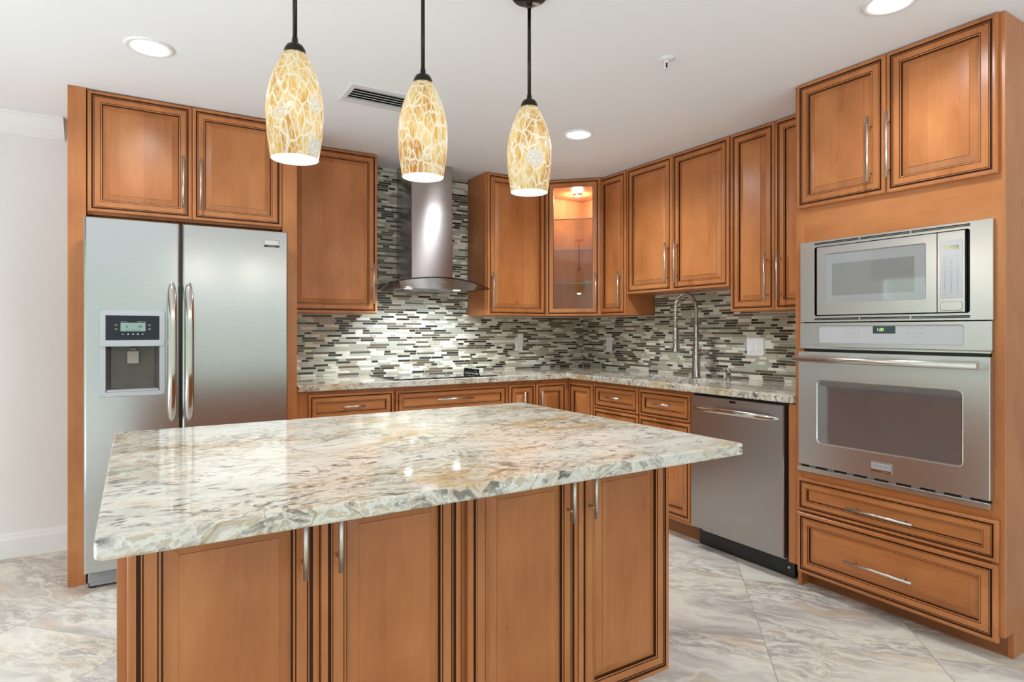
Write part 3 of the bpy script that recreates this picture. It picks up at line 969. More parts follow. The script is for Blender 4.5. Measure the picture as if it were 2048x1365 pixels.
# undermount sink
t = thing('sink', 'undermount stainless sink set into the granite counter below the faucet', 'sink', ((SK[0] + SK[1]) / 2, (SK[2] + SK[3]) / 2, ZCB - 0.22))
hx, hy = (SK[1] - SK[0]) / 2, (SK[3] - SK[2]) / 2
mb = MB()


def hl(x, y, z, r=0.04, n=5):
    L = []
    for cx, cy, a in ((-x + r, -y + r, 180), (x - r, -y + r, 270), (x - r, y - r, 0), (-x + r, y - r, 90)):
        for q in range(n + 1):
            T = R(a + 90 * q / n); L.append((cx + r * math.cos(T), cy + r * math.sin(T), z))
    return L


mb.loft([hl(hx + 0.015, hy + 0.015, 0.2190), hl(hx + 0.002, hy + 0.002, 0.2190), hl(hx + 0.002, hy + 0.002, 0.02), hl(hx - 0.02, hy - 0.02, 0.004), hl(0.05, 0.05, 0.0)],
        M['nickel'], cap1=M['nickel'])
mb.build('basin', t)
mb = MB(); mb.lathe([(0.042, 0.0005), (0.040, 0.004), (0.030, 0.003), (0.012, 0.002)], M['chrome'], 24, cap1=M['dark']); mb.build('drain', t)

# island
ICX, ICY, IR = -2.6422, -2.5061, 0.0082
t = thing('island_countertop', 'large rectangular granite slab on top of the kitchen island', 'countertop', (ICX, ICY, 0.8795), IR)
mb = MB()
ihx, ihy = 0.8021, 0.6136
mb.loft([hl(ihx, ihy, 0.0, 0.016, 4), hl(ihx, ihy, 0.0344, 0.016, 4)], M['granite'], cap0=M['granite'], cap1=M['granite'])
o = mb.build('slab', t, 0.006, 3, 50)
yfi = -2.840 - ICY


def island_unit(label, x0, x1, doors):
    t = thing('island_cabinet', label, 'cabinet', (ICX, ICY, 0), IR)
    body(t, x0 - ICX, x1 - ICX, yfi + 0.020, 0.565, 0.1, 0.8785)
    simple('toe_kick', t, M['woodh'], (x0 - ICX + (0.06 if x0 < -3 else 0), x1 - ICX - (0.068 if x1 > -2 else 0), yfi + 0.078, 0.55, 0.0, 0.0995))
    for a, b, hx_ in doors:
        door(t, a - ICX, b - ICX, 0.1125, 0.8700, yfi, handle=('v', hx_ - ICX, 0.6835, 0.845))
    return t


island_unit('left maple island cabinet with two doors under the granite slab', -3.4185, -2.6356, ((-3.4010, -3.0180, -3.0575), (-3.0152, -2.6455, -2.9768)))
island_unit('right maple island cabinet with two doors, nearer the dishwasher', -2.6350, -1.8630, ((-2.6250, -2.2488, -2.2891), (-2.2460, -1.8630, -2.2063)))

# ------------------------------------------------------------------ mosaic backsplash
def mosaic(name, label, regions, axis):
    mb = MB()
    pitch, th_, g = 0.0172, 0.0149, 0.0023
    kinds = ['t_dark', 't_olive', 't_sage', 't_cream', 't_stone']
    lens = {'t_dark': ((0.0485, 0.45), (0.099, 0.55)), 't_olive': ((0.15, 0.8), (0.099, 0.2)), 't_sage': ((0.15, 0.55), (0.0485, 0.45)),
            't_cream': ((0.099, 0.6), (0.0485, 0.4)), 't_stone': ((0.0485, 0.5), (0.099, 0.5))}
    rnd = random.Random(11 if axis == 'x' else 23)

    def P(a, d, z):
        return (a, -d - 0.0003, z) if axis == 'x' else (-d - 0.0003, -a, z)
    zmin = min(r[2] for r in regions); zmax = max(r[3] for r in regions)
    for a0, a1, z0, z1 in regions:
        lo, hi = sorted((a0, a1))
        i = mb.add([P(lo, 0.0, z0), P(hi, 0.0, z0), P(hi, 0.0, z1), P(lo, 0.0, z1), P(lo, 0.0062, z0), P(hi, 0.0062, z0), P(hi, 0.0062, z1), P(lo, 0.0062, z1)])
        for q in ((4, 5, 6, 7), (0, 1, 5, 4), (1, 2, 6, 5), (2, 3, 7, 6), (3, 0, 4, 7), (3, 2, 1, 0)): mb.face([i[k] for k in q], M['grout'])
    nrow = int((zmax - zmin) / pitch)
    for r in range(nrow):
        z = zmin + 0.001 + r * pitch
        spans = []
        for a0, a1, z0, z1 in regions:
            if z0 - 1e-4 <= z and z + th_ <= z1 + 1e-4: spans.append(tuple(sorted((a0, a1))))
        spans.sort()
        merged = []
        for s0, s1 in spans:
            if merged and s0 <= merged[-1][1] + 1e-4: merged[-1] = (merged[-1][0], max(merged[-1][1], s1))
            else: merged.append((s0, s1))
        if not merged: continue
        a = min(m[0] for m in merged) - rnd.random() * 0.1
        end = max(m[1] for m in merged)
        prev = None
        while a < end:
            k = rnd.choices(kinds, (0.23, 0.17, 0.19, 0.33, 0.22))[0]
            if k == prev and rnd.random() < 0.7: continue
            prev = k
            L = rnd.choices([q[0] for q in lens[k]], [q[1] for q in lens[k]])[0]
            for s0, s1 in merged:
                b0, b1 = max(a, s0 + 0.001), min(a + L, s1 - 0.001)
                if b1 - b0 < 0.006: continue
                e = 0.0009
                j = mb.add([P(b0, 0.0062, z), P(b1, 0.0062, z), P(b1, 0.0062, z + th_), P(b0, 0.0062, z + th_),
                            P(b0 + e, 0.0082, z + e), P(b1 - e, 0.0082, z + e), P(b1 - e, 0.0082, z + th_ - e), P(b0 + e, 0.0082, z + th_ - e)])
                for q in ((4, 5, 6, 7), (0, 1, 5, 4), (1, 2, 6, 5), (2, 3, 7, 6), (3, 0, 4, 7)): mb.face([j[n] for n in q], M[k])
            a += L + g
    o = mb.build(name)
    tag(o, label, 'backsplash')
    return o


mosaic('tile_backsplash', 'strip-mosaic tile backsplash on the wall behind the cooktop and range hood', [(-2.598, -2.0055, ZC, ZU - 0.0005), (-2.0055, -1.159, ZC, H - 0.001), (-1.159, -0.0005, ZC, ZU - 0.0005)], 'x')
mosaic('tile_backsplash', 'strip-mosaic tile backsplash on the wall behind the sink faucet', [(0.0095, 0.8980, ZC, ZU - 0.0005), (0.8980, 1.8240, ZC, ZS - 0.0005), (1.8240, 2.4768, ZC, ZU - 0.0005)], 'y')

# ------------------------------------------------------------------ refrigerator
t = thing('refrigerator', 'stainless side-by-side refrigerator with a water dispenser', 'refrigerator', (-3.602, 0, 0))
FW = 0.9205
simple('cabinet_body', t, M['grey'], (0.012, FW - 0.012, -0.738, -0.04, 0.03, 1.765), bevel=0.004)
F = -0.812
z0, z1 = 0.0986, 1.7919
xs_ = 0.3978
mb = MB()
hx0, hx1, hz0, hz1 = 0.0856, 0.3083, 0.9545, 1.1733
st_ = M['steel']
mb.rings([(0, xs_, z0, z1, -0.748, 0, st_), (0, xs_, z0, z1, F + 0.014, 0, st_), (0.003, xs_ - 0.003, z0 + 0.002, z1 - 0.002, F + 0.005, 0, st_),
          (0.010, xs_ - 0.010, z0 + 0.006, z1 - 0.006, F, 0, st_), (hx0, hx1, hz0, hz1, F, 0, st_), (hx0 + 0.002, hx1 - 0.002, hz0, hz1, F + 0.004, 0, M['recess']),
          (hx0 + 0.02, hx1 - 0.02, hz0 + 0.012, hz1 - 0.004, F + 0.058, 0, M['recess'])], cap=M['recess'])
mb.face(mb.add(rloop(0, xs_, z0, z1, -0.748)), M['grey'])
fd = mb.build('freezer_door', t)
mb = MB()
x1_ = xs_ + 0.0088
mb.rings([(x1_, FW, z0, z1, -0.748, 0, st_), (x1_, FW, z0, z1, F + 0.014, 0, st_), (x1_ + 0.003, FW - 0.003, z0 + 0.002, z1 - 0.002, F + 0.005, 0, st_),
          (x1_ + 0.010, FW - 0.010, z0 + 0.006, z1 - 0.006, F, 0, st_)], cap=st_)
mb.face(mb.add(rloop(x1_, FW, z0, z1, -0.748)), M['grey'])
rd = mb.build('refrigerator_door', t)


def bow_handle(parent, x, z0, z1, bow, yf, m):
    mb = MB()
    loops = []
    N = 28
    for i in range(N + 1):
        s = i / N
        u = 2 * s - 1
        y = yf - 0.004 - bow * (1 - abs(u) ** 3.5)
        e = max(0.12, (1 - abs(u) ** 10)) ** 0.5
        rx, ry = 0.0205 * e, 0.0125 * e
        loops.append([(x + rx * math.cos(2 * PI * k / 16), y + ry * math.sin(2 * PI * k / 16), z0 + (z1 - z0) * s) for k in range(16)])
    mb.loft(loops, m, cap0=m, cap1=m, smooth=True)
    return mb.build('handle', parent)


bow_handle(fd, 0.3625, 0.790, 1.493, 0.046, F, M['chrome'])
bow_handle(rd, 0.4372, 0.790, 1.493, 0.046, F, M['chrome'])
# dispenser surround
dx0, dx1, dz0, dz1 = 0.060, 0.3342, 0.931, 1.3490
mb = MB()
n = 5
mb.rings([(dx0, dx1, dz0, dz1, F + 0.001, 0.012, M['ink']), (dx0 + 0.001, dx1 - 0.001, dz0 + 0.001, dz1 - 0.001, F - 0.003, 0.012, M['ink']),
          (dx0 + 0.003, dx1 - 0.003, dz0 + 0.003, dz1 - 0.003, F - 0.005, 0.011, M['silver']),
          (hx0, hx1, hz0, 1.3234, F - 0.005, 0.0005, M['silver']), (hx0, hx1, hz0, 1.3234, F + 0.0005, 0.0005, M['silver'])], n=n)
mb.build('dispenser_frame', fd)
mb = MB()
mb.box(dx0 + 0.004, dx1 - 0.004, F - 0.011, F - 0.0052, 1.1740, 1.2030, M['silver'])
mb.build('dispenser_bar', fd, 0.002)
mb = MB()
mb.box(hx0, hx1, F - 0.0045, F + 0.0004, 1.2046, 1.3234, M['panelblack'])
cxp = (hx0 + hx1) / 2
lx0, lx1 = 0.1458, 0.2489
fy = F - 0.0047
mb.box(lx0, lx1, fy - 0.0004, fy, 1.2471, 1.2881, M['lcd'])
mb.text('6', 0.017, lx0 + 0.026, fy - 0.0006, 1.270, M['ink'])
mb.text('\u00b0', 0.012, lx0 + 0.034, fy - 0.0006, 1.272, M['ink'])
mb.text('36', 0.017, lx0 + 0.081, fy - 0.0006, 1.270, M['ink'])
mb.text('\u00b0', 0.012, lx0 + 0.096, fy - 0.0006, 1.272, M['ink'])
mb.text('freezer temp', 0.0050, lx0 + 0.015, fy - 0.0004, 1.2935, M['whiteink'])
mb.text('refrigerator temp', 0.0050, lx0 + 0.086, fy - 0.0004, 1.2935, M['whiteink'])
for dx in (0.030, 0.053, 0.074): mb.box(lx0 + dx - 0.008, lx0 + dx + 0.008, fy - 0.0006, fy - 0.0004, 1.2520, 1.2540, M['ink'])
for x in (0.1280, 0.2655):
    for z in (1.277, 1.257):
        for q in (0.0025, -0.0025): mb.box(x - 0.006, x + 0.006, fy - 0.0004, fy, z + q - 0.0012, z + q + 0.0012, M['softink'])
for x in (0.1555, 0.2370):
    for q in (0.002, -0.002): mb.box(x - 0.005, x + 0.005, fy - 0.0004, fy, 1.233 + q - 0.001, 1.233 + q + 0.001, M['softink'])
for x in (0.177, 0.197, 0.217):
    mb.box(x - 0.0028, x + 0.0028, fy - 0.0004, fy, 1.2308, 1.2356, M['whiteink'])
mb.build('control_panel', fd)
mb = MB()
mb.box(cxp - 0.024, cxp + 0.024, F + 0.010, F + 0.040, 1.090, 1.150, M['nozzle'])
mb.box(cxp - 0.014, cxp + 0.014, F + 0.014, F + 0.040, 1.1505, 1.168, M['recess'])
mb.build('paddle', fd, 0.002)
simple('drip_tray', fd, M['silver'], (hx0 + 0.004, hx1 - 0.004, F - 0.004, F + 0.05, hz0 + 0.0005, hz0 + 0.010), bevel=0.001)
# badge
mb = MB()
bx, bz = 0.834, 1.7215
mb.box(bx - 0.0395, bx + 0.0395, F - 0.0018, F, bz - 0.020, bz + 0.020, M['grey'])
mb.box(bx - 0.0360, bx + 0.0360, F - 0.0026, F - 0.0018, bz - 0.008, bz + 0.0175, M['nickel'])
mb.box(bx - 0.0385, bx + 0.0385, F - 0.0024, F - 0.0018, bz - 0.0195, bz - 0.009, M['ink'])
mb.text('FRIGIDAIRE', 0.0125, bx, F - 0.0028, bz + 0.0045, M['whiteink'], sx=0.92)
mb.text('GALLERY', 0.0070, bx, F - 0.0026, bz - 0.0142, M['whiteink'], spacing=1.5, sx=0.9)
mb.build('badge', rd)
simple('toe_grille', t, M['grey'], (0.018, FW - 0.018, -0.735, -0.70, 0.012, 0.0900), bevel=0.006)
mb = MB()
for x in (0.03, FW - 0.03):
    for y, z in ((-0.70, 0.02), (-0.08, 0.035)):
        mb = MB(); mb.cyl((x, y, 0.0), (x, y, z), 0.018, M['black']); mb.build('foot', t)
mb = MB()
mb.box(xs_ + 0.0005, x1_ - 0.0005, -0.800, -0.7385, z0 + 0.004, z1 - 0.006, M['black'])
mb.build('door_gasket', t)

# ------------------------------------------------------------------ range hood
t = thing('range_hood', 'stainless chimney range hood with a curved glass canopy over the cooktop', 'range hood', (-1.606, 0, 0))
cxh = -1.606
xl, xr = -1.7538 - cxh, -1.4331 - cxh


def zg(x): return 1.6155 - 0.0600 * (x / 0.421) ** 2
def yg(x): return -(0.500 - 0.100 * (x / 0.421) ** 2)


def sleeve(name, x0, x1, y0, z0, z1):
    mb = MB()
    r = 0.004
    L = lambda z: [(x0, -0.0095, z), (x0, y0 + r, z), (x0 + r, y0, z), (x1 - r, y0, z), (x1, y0 + r, z), (x1, -0.0095, z)]
    mb.loft([L(z0), L(z1)], M['hoodsteel'], cap0=M['hoodsteel'], cap1=M['hoodsteel'])
    return mb.build(name, t)


sleeve('chimney', xl, xr, -0.299, 1.600, 2.12)
sleeve('chimney_extension', xl + 0.003, xr - 0.003, -0.296, 2.121, H - 0.001)
mb = MB()
N = 40
half = 0.421
for side in (0,):
    top, bot = [], []
    for i in range(N + 1):
        x = -half + 2 * half * i / N
        yb = -0.33 if (x < -0.385 or x > 0.425) else -0.012
        yf_ = yg(x)
        top.append([(x, yf_ + (yb - yf_) * j / 6, zg(x) + 0.0035) for j in range(7)])
        bot.append([(x, yf_ + (yb - yf_) * j / 6, zg(x) - 0.0035) for j in range(7)])
    for i in range(N):
        for j in range(6):
            a = mb.add([top[i][j], top[i + 1][j], top[i + 1][j + 1], top[i][j + 1]]); mb.face(a, M['smoke'], True)
            a = mb.add([bot[i][j], bot[i][j + 1], bot[i + 1][j + 1], bot[i + 1][j]]); mb.face(a, M['smoke'], True)
        a = mb.add([bot[i][0], bot[i + 1][0], top[i + 1][0], top[i][0]]); mb.face(a, M['blackgloss'])
        a = mb.add([top[i][6], top[i + 1][6], bot[i + 1][6], bot[i][6]]); mb.face(a, M['blackgloss'])
    for i in (0, N):
        a = mb.add([top[i][j] for j in range(7)] + [bot[i][j] for j in range(6, -1, -1)]); mb.face(a, M['blackgloss'])
mb.build('glass_canopy', t)
mb = MB()
ZH = 1.5385
A0, A1 = -0.292, 0.300
loops = []
for i in range(N + 1):
    s = i / N
    x = A0 + (A1 - A0) * s
    e = 0.018
    xb = A0 + e + (A1 - A0 - 2 * e) * s
    yf_ = yg(x) + 0.014
    loops.append([(x, -0.015, zg(x) - 0.0045), (x, yf_, zg(x) - 0.0045), (xb, yf_ + 0.012, ZH), (xb, -0.015, ZH)])
mb.loft(loops, M['hoodsteel'], cap0=M['hoodsteel'], cap1=M['hoodsteel'])
ob = mb.build('canopy_body', t)
mb = MB()
for i in range(5):
    x = -0.030 + 0.0165 * i
    mb.cyl((x, yg(x) + 0.020, 1.5805), (x, yg(x) + 0.008, 1.5805), 0.0052, M['chrome'], 12)
mb.build('control_button', ob)
for x in (-0.222, 0.143):
    mb = MB(); mb.lathe([(0.034, 0.0), (0.034, -0.004), (0.027, -0.005)], M['chrome'], 24, x, -0.425, ZH - 0.0002, cap1=M['hoodlamp']); mb.build('lamp', t)
    l = bpy.data.lights.new('hood_lamp', 'SPOT'); l.energy = 17; l.spot_size = R(150); l.spot_blend = 0.9; l.shadow_soft_size = 0.03; l.color = (0.82, 0.92, 1.0)
    lo = bpy.data.objects.new('hood_lamp', l); lo.location = (cxh + x, -0.40, ZH - 0.02); lo.rotation_euler = (R(14), 0, 0); COL.objects.link(lo)
mb = MB()
for k in range(2):
    x0 = -0.17 + 0.18 * k
    mb.box(x0, x0 + 0.17, -0.38, -0.06, ZH - 0.003, ZH - 0.0002, M['steel'])
mb.build('grease_filter', t)

# ------------------------------------------------------------------ cooktop
t = thing('cooktop', 'black glass cooktop set into the granite under the range hood', 'cooktop', (-1.615, -0.355, ZC + 0.0006))
mb = MB()
mb.loft([hl(0.381, 0.255, 0.0, 0.012, 3), hl(0.381, 0.255, 0.004, 0.012, 3), hl(0.379, 0.253, 0.006, 0.011, 3)], M['blackgloss'], cap0=M['blackgloss'], cap1=M['blackgloss'])
mb.build('glass_top', t)
mb = MB()
for x, y, r in ((-0.20, -0.11, 0.10), (-0.20, 0.12, 0.075), (0.08, 0.11, 0.10), (0.08, -0.12, 0.075)):
    mb.lathe([(r, 0.0062), (r, 0.0066), (r - 0.003, 0.0066), (r - 0.003, 0.0062)], M['softink'], 40, x, y)
mb.build('burner_ring', t)
for y in (-0.165, -0.110, -0.055, 0.0):
    mb = MB()
    kx, ky = 0.262, y
    mb.lathe([(0.021, 0.0062), (0.021, 0.012), (0.017, 0.016), (0.0165, 0.030), (0.014, 0.034)], M['blackgloss'], 20, kx, ky, cap1=M['blackgloss'])
    mb.lathe([(0.0218, 0.0125), (0.0222, 0.0140), (0.0200, 0.0155)], M['chrome'], 20, kx, ky)
    mb.box(kx - 0.016, kx + 0.016, ky - 0.005, ky + 0.005, 0.030, 0.046, M['blackgloss'])
    mb.build('knob', t)

# ------------------------------------------------------------------ faucet and soap pump
t = thing('faucet', 'tall spring-neck pull-down faucet behind the sink', 'faucet', (-0.16, -1.437, ZC))
fm = M['faucet']
mb = MB()
mb.lathe([(0.031, 0.0005), (0.031, 0.006), (0.027, 0.010), (0.0265, 0.170), (0.024, 0.185), (0.017, 0.215), (0.0165, 0.355), (0.014, 0.362)], fm, 28, cap0=fm, cap1=fm)
mb.build('column', t)
path = [(0, 0, 0.36 + 0.010 * i) for i in range(11)]
rad = 0.095
for i in range(1, 25):
    a = PI * i / 24
    path.append((-rad + rad * math.cos(a), 0.006 * i / 24, 0.465 + rad * math.sin(a)))
path += [(-2 * rad, 0.006, 0.465 - 0.011 * i) for i in range(1, 13)]
mb = MB(); mb.tube(path, 0.0085, fm, 10); mb.build('hose', t)
# coil
PV = [Vector(p) for p in path]
seg = [0.0]
for i in range(1, len(PV)): seg.append(seg[-1] + (PV[i] - PV[i - 1]).length)
Ltot = seg[-1]
coil = []
turns, per = 46, 14
for k in range(turns * per + 1):
    s = Ltot * k / (turns * per)
    i = max(1, next((j for j in range(1, len(seg)) if seg[j] >= s - 1e-9), len(seg) - 1))
    f = (s - seg[i - 1]) / (seg[i] - seg[i - 1])
    p = PV[i - 1].lerp(PV[i], f)
    tg = (PV[i] - PV[i - 1]).normalized()
    n1 = Vector((0, 1, 0)); n2 = tg.cross(n1).normalized()
    a = 2 * PI * k / per
    coil.append(p + n1 * (0.0135 * math.cos(a)) + n2 * (0.0135 * math.sin(a)))
mb = MB(); mb.tube(coil, 0.0030, M['chrome'], 6); mb.build('spring', t)
hx_ = -2 * rad
mb = MB()
mb.lathe([(0.015, 0.338), (0.0165, 0.330), (0.0165, 0.240), (0.019, 0.205), (0.027, 0.183), (0.027, 0.176), (0.022, 0.175)], fm, 24, hx_, 0.006, cap0=fm, cap1=M['dark'])
mb.build('spray_head', t)
mb = MB(); mb.tube([(hx_ + 0.017, -0.002, 0.30), (hx_ + 0.023, -0.002, 0.29), (hx_ + 0.023, -0.002, 0.22), (hx_ + 0.030, -0.002, 0.205)], 0.004, fm, 8); mb.build('spray_lever', t)
mb = MB()
mb.cyl((hx_ + 0.012, 0.006, 0.268), (-0.014, 0.0, 0.268), 0.006, fm, 10)
mb.lathe([(0.0185, 0.258), (0.0205, 0.262), (0.0205, 0.274), (0.0185, 0.278)], fm, 20, hx_, 0.006)
mb.lathe([(0.0170, 0.258), (0.0200, 0.262), (0.0200, 0.274), (0.0170, 0.278)], fm, 20)
mb.build('docking_arm', t)
mb = MB()
mb.cyl((0, -0.020, 0.172), (0, -0.072, 0.172), 0.0185, fm, 20)
mb.cyl((0, -0.072, 0.172), (0, -0.098, 0.172), 0.0205, fm, 20)
mb.build('valve_handle', t, 0.002)

t = thing('soap_dispenser', 'short stainless soap pump right of the faucet on the granite', 'soap dispenser', (-0.15, -1.694, ZC))
mb = MB()
mb.lathe([(0.024, 0.0005), (0.024, 0.004), (0.016, 0.010), (0.015, 0.045)], fm, 20, cap0=fm, cap1=fm); mb.build('base', t)
mb = MB()
mb.lathe([(0.0165, 0.0455), (0.0165, 0.070), (0.014, 0.073)], fm, 20, cap0=fm, cap1=fm)
mb.tube([(-0.012, 0, 0.058), (-0.04, 0.004, 0.062), (-0.075, 0.010, 0.060), (-0.098, 0.014, 0.050)], [0.0065, 0.0055, 0.005, 0.0045], fm, 10)
mb.build('pump_spout', t)

# ------------------------------------------------------------------ dishwasher
t = thing('dishwasher', 'stainless dishwasher under the counter, left of the oven tower', 'dishwasher', (0, -1.8170, 0), RZ)
DW0, DW1 = 0.0145, 0.6095
simple('tub', t, M['black'], (0.018, 0.618, -0.612, -0.03, 0.105, 0.886), bevel=0.002)
mb = MB()
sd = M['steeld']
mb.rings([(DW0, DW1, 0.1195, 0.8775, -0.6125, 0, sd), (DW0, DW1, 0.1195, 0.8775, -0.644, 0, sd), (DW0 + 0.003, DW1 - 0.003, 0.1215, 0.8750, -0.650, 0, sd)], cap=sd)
mb.face(mb.add(rloop(DW0, DW1, 0.1195, 0.8775, -0.6125)), M['black'])
dd = mb.build('door', t)
mb = MB()
loops = []
NN = 30
for i in range(NN + 1):
    s = i / NN
    u = 2 * s - 1
    x = 0.040 + 0.545 * s
    y = -0.651 - 0.046 * (1 - abs(u) ** 2.6)
    e = max(0.10, (1 - abs(u) ** 8)) ** 0.5
    loops.append([(x, y + 0.009 * e * math.sin(2 * PI * k / 14), 0.813 + 0.0155 * e * math.cos(2 * PI * k / 14) - 0.006 * u * u) for k in range(14)])
mb.loft(loops, M['chrome'], cap0=M['chrome'], cap1=M['chrome'], smooth=True)
mb.build('handle', dd)
mb = MB(); mb.box(0.286, 0.3265, -0.6515, -0.6495, 0.8575, 0.8690, M['blackgloss']); mb.build('indicator_window', dd)
simple('kick_plate', t, M['black'], (0.012, 0.620, -0.572, -0.560, 0.004, 0.094), bevel=0.001)
simple('insulation_strip', t, M['insul'], (0.060, 0.590, -0.600, -0.578, 0.0960, 0.1040))
mb = MB(); mb.cyl((0.590, -0.5725, 0.050), (0.590, -0.5745, 0.050), 0.006, M['nickel'], 10); mb.build('screw', t)
mb = MB()
for x in (0.04, 0.60):
    mb = MB(); mb.cyl((x, -0.52, 0.0), (x, -0.52, 0.105), 0.012, M['black'], 10); mb.build('foot', t)

# ------------------------------------------------------------------ built-in microwave
t = thing('microwave', 'built-in microwave with stainless trim above the wall oven', 'microwave', (0, TY, 0), RZ)
O = -0.645


def ly_(y): return TY - y      # measured world y -> local x in the tower frame


x0, x1, z0, z1 = ly_(-2.5145), ly_(-3.2947), 1.2915, 1.6735
ix0, ix1, iz0, iz1 = ly_(-2.5873), ly_(-3.2206), 1.3185, 1.6455
ms = M['ovensteel']
mb = MB()
mb.rings([(x0, x1, z0, z1, -TF - 0.0005, 0, ms), (x0, x1, z0, z1, O + 0.001, 0, ms), (x0 + 0.001, x1 - 0.001, z0 + 0.001, z1 - 0.001, O, 0, ms),
          (ix0, ix1, iz0, iz1, O, 0.010, ms), (ix0, ix1, iz0, iz1, O + 0.018, 0.010, M['black'])], n=4)
mb.rings([(x0, x1, z0, z1, -TF - 0.0005, 0, ms), (ix0, ix1, iz0, iz1, O + 0.018, 0.010, M['black'])], n=4)
tf = mb.build('trim_frame', t)
for vz0, vz1 in ((1.6545, 1.6655), (1.2990, 1.3100)):
    mb = MB()
    cuts = [ix0, ly_(-2.7987), ly_(-3.0085), ix1]
    for i in range(3):
        a, b = cuts[i] + (0.003 if i else 0), cuts[i + 1] - (0.003 if i < 2 else 0)
        mb.box(a, b, O - 0.0006, O - 0.0001, vz0, vz1, M['dark'])
        mb.box(a, b, O - 0.0012, O - 0.0006, (vz0 + vz1) / 2 - 0.0007, (vz0 + vz1) / 2 + 0.0007, M['steel'])
        mb.box(a, b, O - 0.0012, O - 0.0006, vz0, vz0 + 0.0012, M['chrome'])
    mb.build('vent_grille', tf)
simple('oven_box', t, M['black'], (ix0 + 0.004, ix1 - 0.004, -TF + 0.004, -0.12, iz0 + 0.004, iz1 - 0.004))
d0, d1 = ly_(-2.5998), ly_(-3.1078)
e0, e1 = ly_(-3.1095), ly_(-3.2040)
wx0, wx1, wz0, wz1 = ly_(-2.6391), ly_(-3.0687), 1.3780, 1.6078
OD = O - 0.004
mb = MB()
mb.rings([(d0, d1, 1.3225, 1.6425, O + 0.016, 0, ms), (d0, d1, 1.3225, 1.6425, OD + 0.003, 0, ms), (d0 + 0.002, d1 - 0.001, 1.3245, 1.6405, OD, 0, ms),
          (wx0, wx1, wz0, wz1, OD, 0.008, ms), (wx0 + 0.0025, wx1 - 0.0025, wz0 + 0.0025, wz1 - 0.0025, OD + 0.003, 0.007, M['softink'])], n=4)
mb.face(mb.add(rloop(d0, d1, 1.3225, 1.6425, O + 0.016)), M['black'])
md = mb.build('door', t)
mb = MB()
gx0, gx1, gz0, gz1 = ly_(-2.6728), ly_(-3.0238), 1.4115, 1.5597
mb.rings([(wx0 + 0.0022, wx1 - 0.0022, wz0 + 0.0022, wz1 - 0.0022, OD + 0.0032, 0.007, M['micglass']), (gx0, gx1, gz0, gz1, OD + 0.0032, 0.003, M['micglass'])], cap=M['micin'], n=4)
mb.build('window', md)
mb = MB()
mb.rings([(e0, e1, 1.3225, 1.6425, O + 0.016, 0, ms), (e0, e1, 1.3225, 1.6425, OD + 0.003, 0, ms), (e0 + 0.001, e1 - 0.004, 1.3245, 1.6405, OD, 0, ms)], cap=ms)
mb.face(mb.add(rloop(e0, e1, 1.3225, 1.6425, O + 0.016)), M['black'])
mp = mb.build('control_panel', t)
kx0, kx1, kz0, kz1 = ly_(-3.1205), ly_(-3.1970), 1.3780, 1.6070
mb = MB()
mb.rings([(kx0, kx1, kz0, kz1, OD - 0.0001, 0.004, M['softink']), (kx0 + 0.001, kx1 - 0.001, kz0 + 0.001, kz1 - 0.001, OD - 0.0008, 0.004, M['softink'])], cap=M['keypad'], n=3)
rowz = [1.539, 1.517, 1.4985, 1.480, 1.461, 1.446, 1.431, 1.416, 1.401, 1.390]
colx = [ly_(-3.1365), ly_(-3.1590), ly_(-3.1815)]
for ri, z in enumerate(rowz):
    for ci, x in enumerate(colx):
        if (ri == 0 and ci == 1) or (ri == 9 and ci == 1): continue
        mb.box(x - 0.0016, x + 0.0016, OD - 0.0012, OD - 0.0008, z - 0.0012, z + 0.0012, M['softink'])
        if ri < 5:
            mb.box(x - 0.0045, x + 0.0045, OD - 0.0012, OD - 0.0008, z + 0.0050, z + 0.0062, M['keypad'] if ri > 8 else M['grey'])
    if 5 <= ri <= 8:
        for ci, x in enumerate(colx):
            dgt = {5: '123', 6: '456', 7: '789', 8: ' 0 '}[ri][ci]
            if dgt != ' ': mb.text(dgt, 0.008, x, OD - 0.0012, z + 0.0062, M['softink'])
mb.build('keypad', mp)
mb = MB(); mb.box(ly_(-3.1335), ly_(-3.1855), OD - 0.0014, OD - 0.0008, 1.5705, 1.5865, M['display']); mb.build('display', mp)
mb = MB()
mb.rings([(kx0, kx1, 1.3290, 1.3655, OD - 0.0001, 0.010, M['ink']), (kx0 + 0.0012, kx1 - 0.0012, 1.3302, 1.3643, OD - 0.0010, 0.009, M['ink']),
          (kx0 + 0.002, kx1 - 0.002, 1.3310, 1.3635, OD - 0.0016, 0.009, ms)], cap=ms, n=4)
mb.build('open_button', mp)

# ------------------------------------------------------------------ wall oven
t = thing('wall_oven', 'built-in stainless wall oven below the microwave', 'oven', (0, TY, 0), RZ)
simple('oven_box', t, M['black'], (0.052, 0.800, -TF + 0.004, -0.10, 0.592, 1.270))
cx0, cx1 = ly_(-2.5130), ly_(-3.2916)
mb = MB()
cz0, cz1 = 1.1740, 1.2870
px0, px1, pz0, pz1 = ly_(-2.6048), ly_(-3.2006), 1.1915, 1.2740
mb.rings([(cx0, cx1, cz0, cz1, -TF - 0.0005, 0, ms), (cx0, cx1, cz0, cz1, O + 0.002, 0, ms), (cx0 + 0.001, cx1 - 0.001, cz0 + 0.001, cz1 - 0.001, O, 0, ms),
          (px0, px1, pz0, pz1, O, 0.012, ms), (px0 + 0.002, px1 - 0.002, pz0 + 0.002, pz1 - 0.002, O + 0.003, 0.011, M['softink'])], n=4)
mb.loft([[(x, O + 0.001, cz0 + 0.0005), (x, O - 0.009, cz0 - 0.004), (x, O - 0.009, cz0 - 0.010), (x, -TF - 0.0005, cz0 - 0.010), (x, -TF - 0.0005, cz0 + 0.0005)] for x in (cx0, cx1)], M['chrome'], cap0=M['chrome'], cap1=M['chrome'])
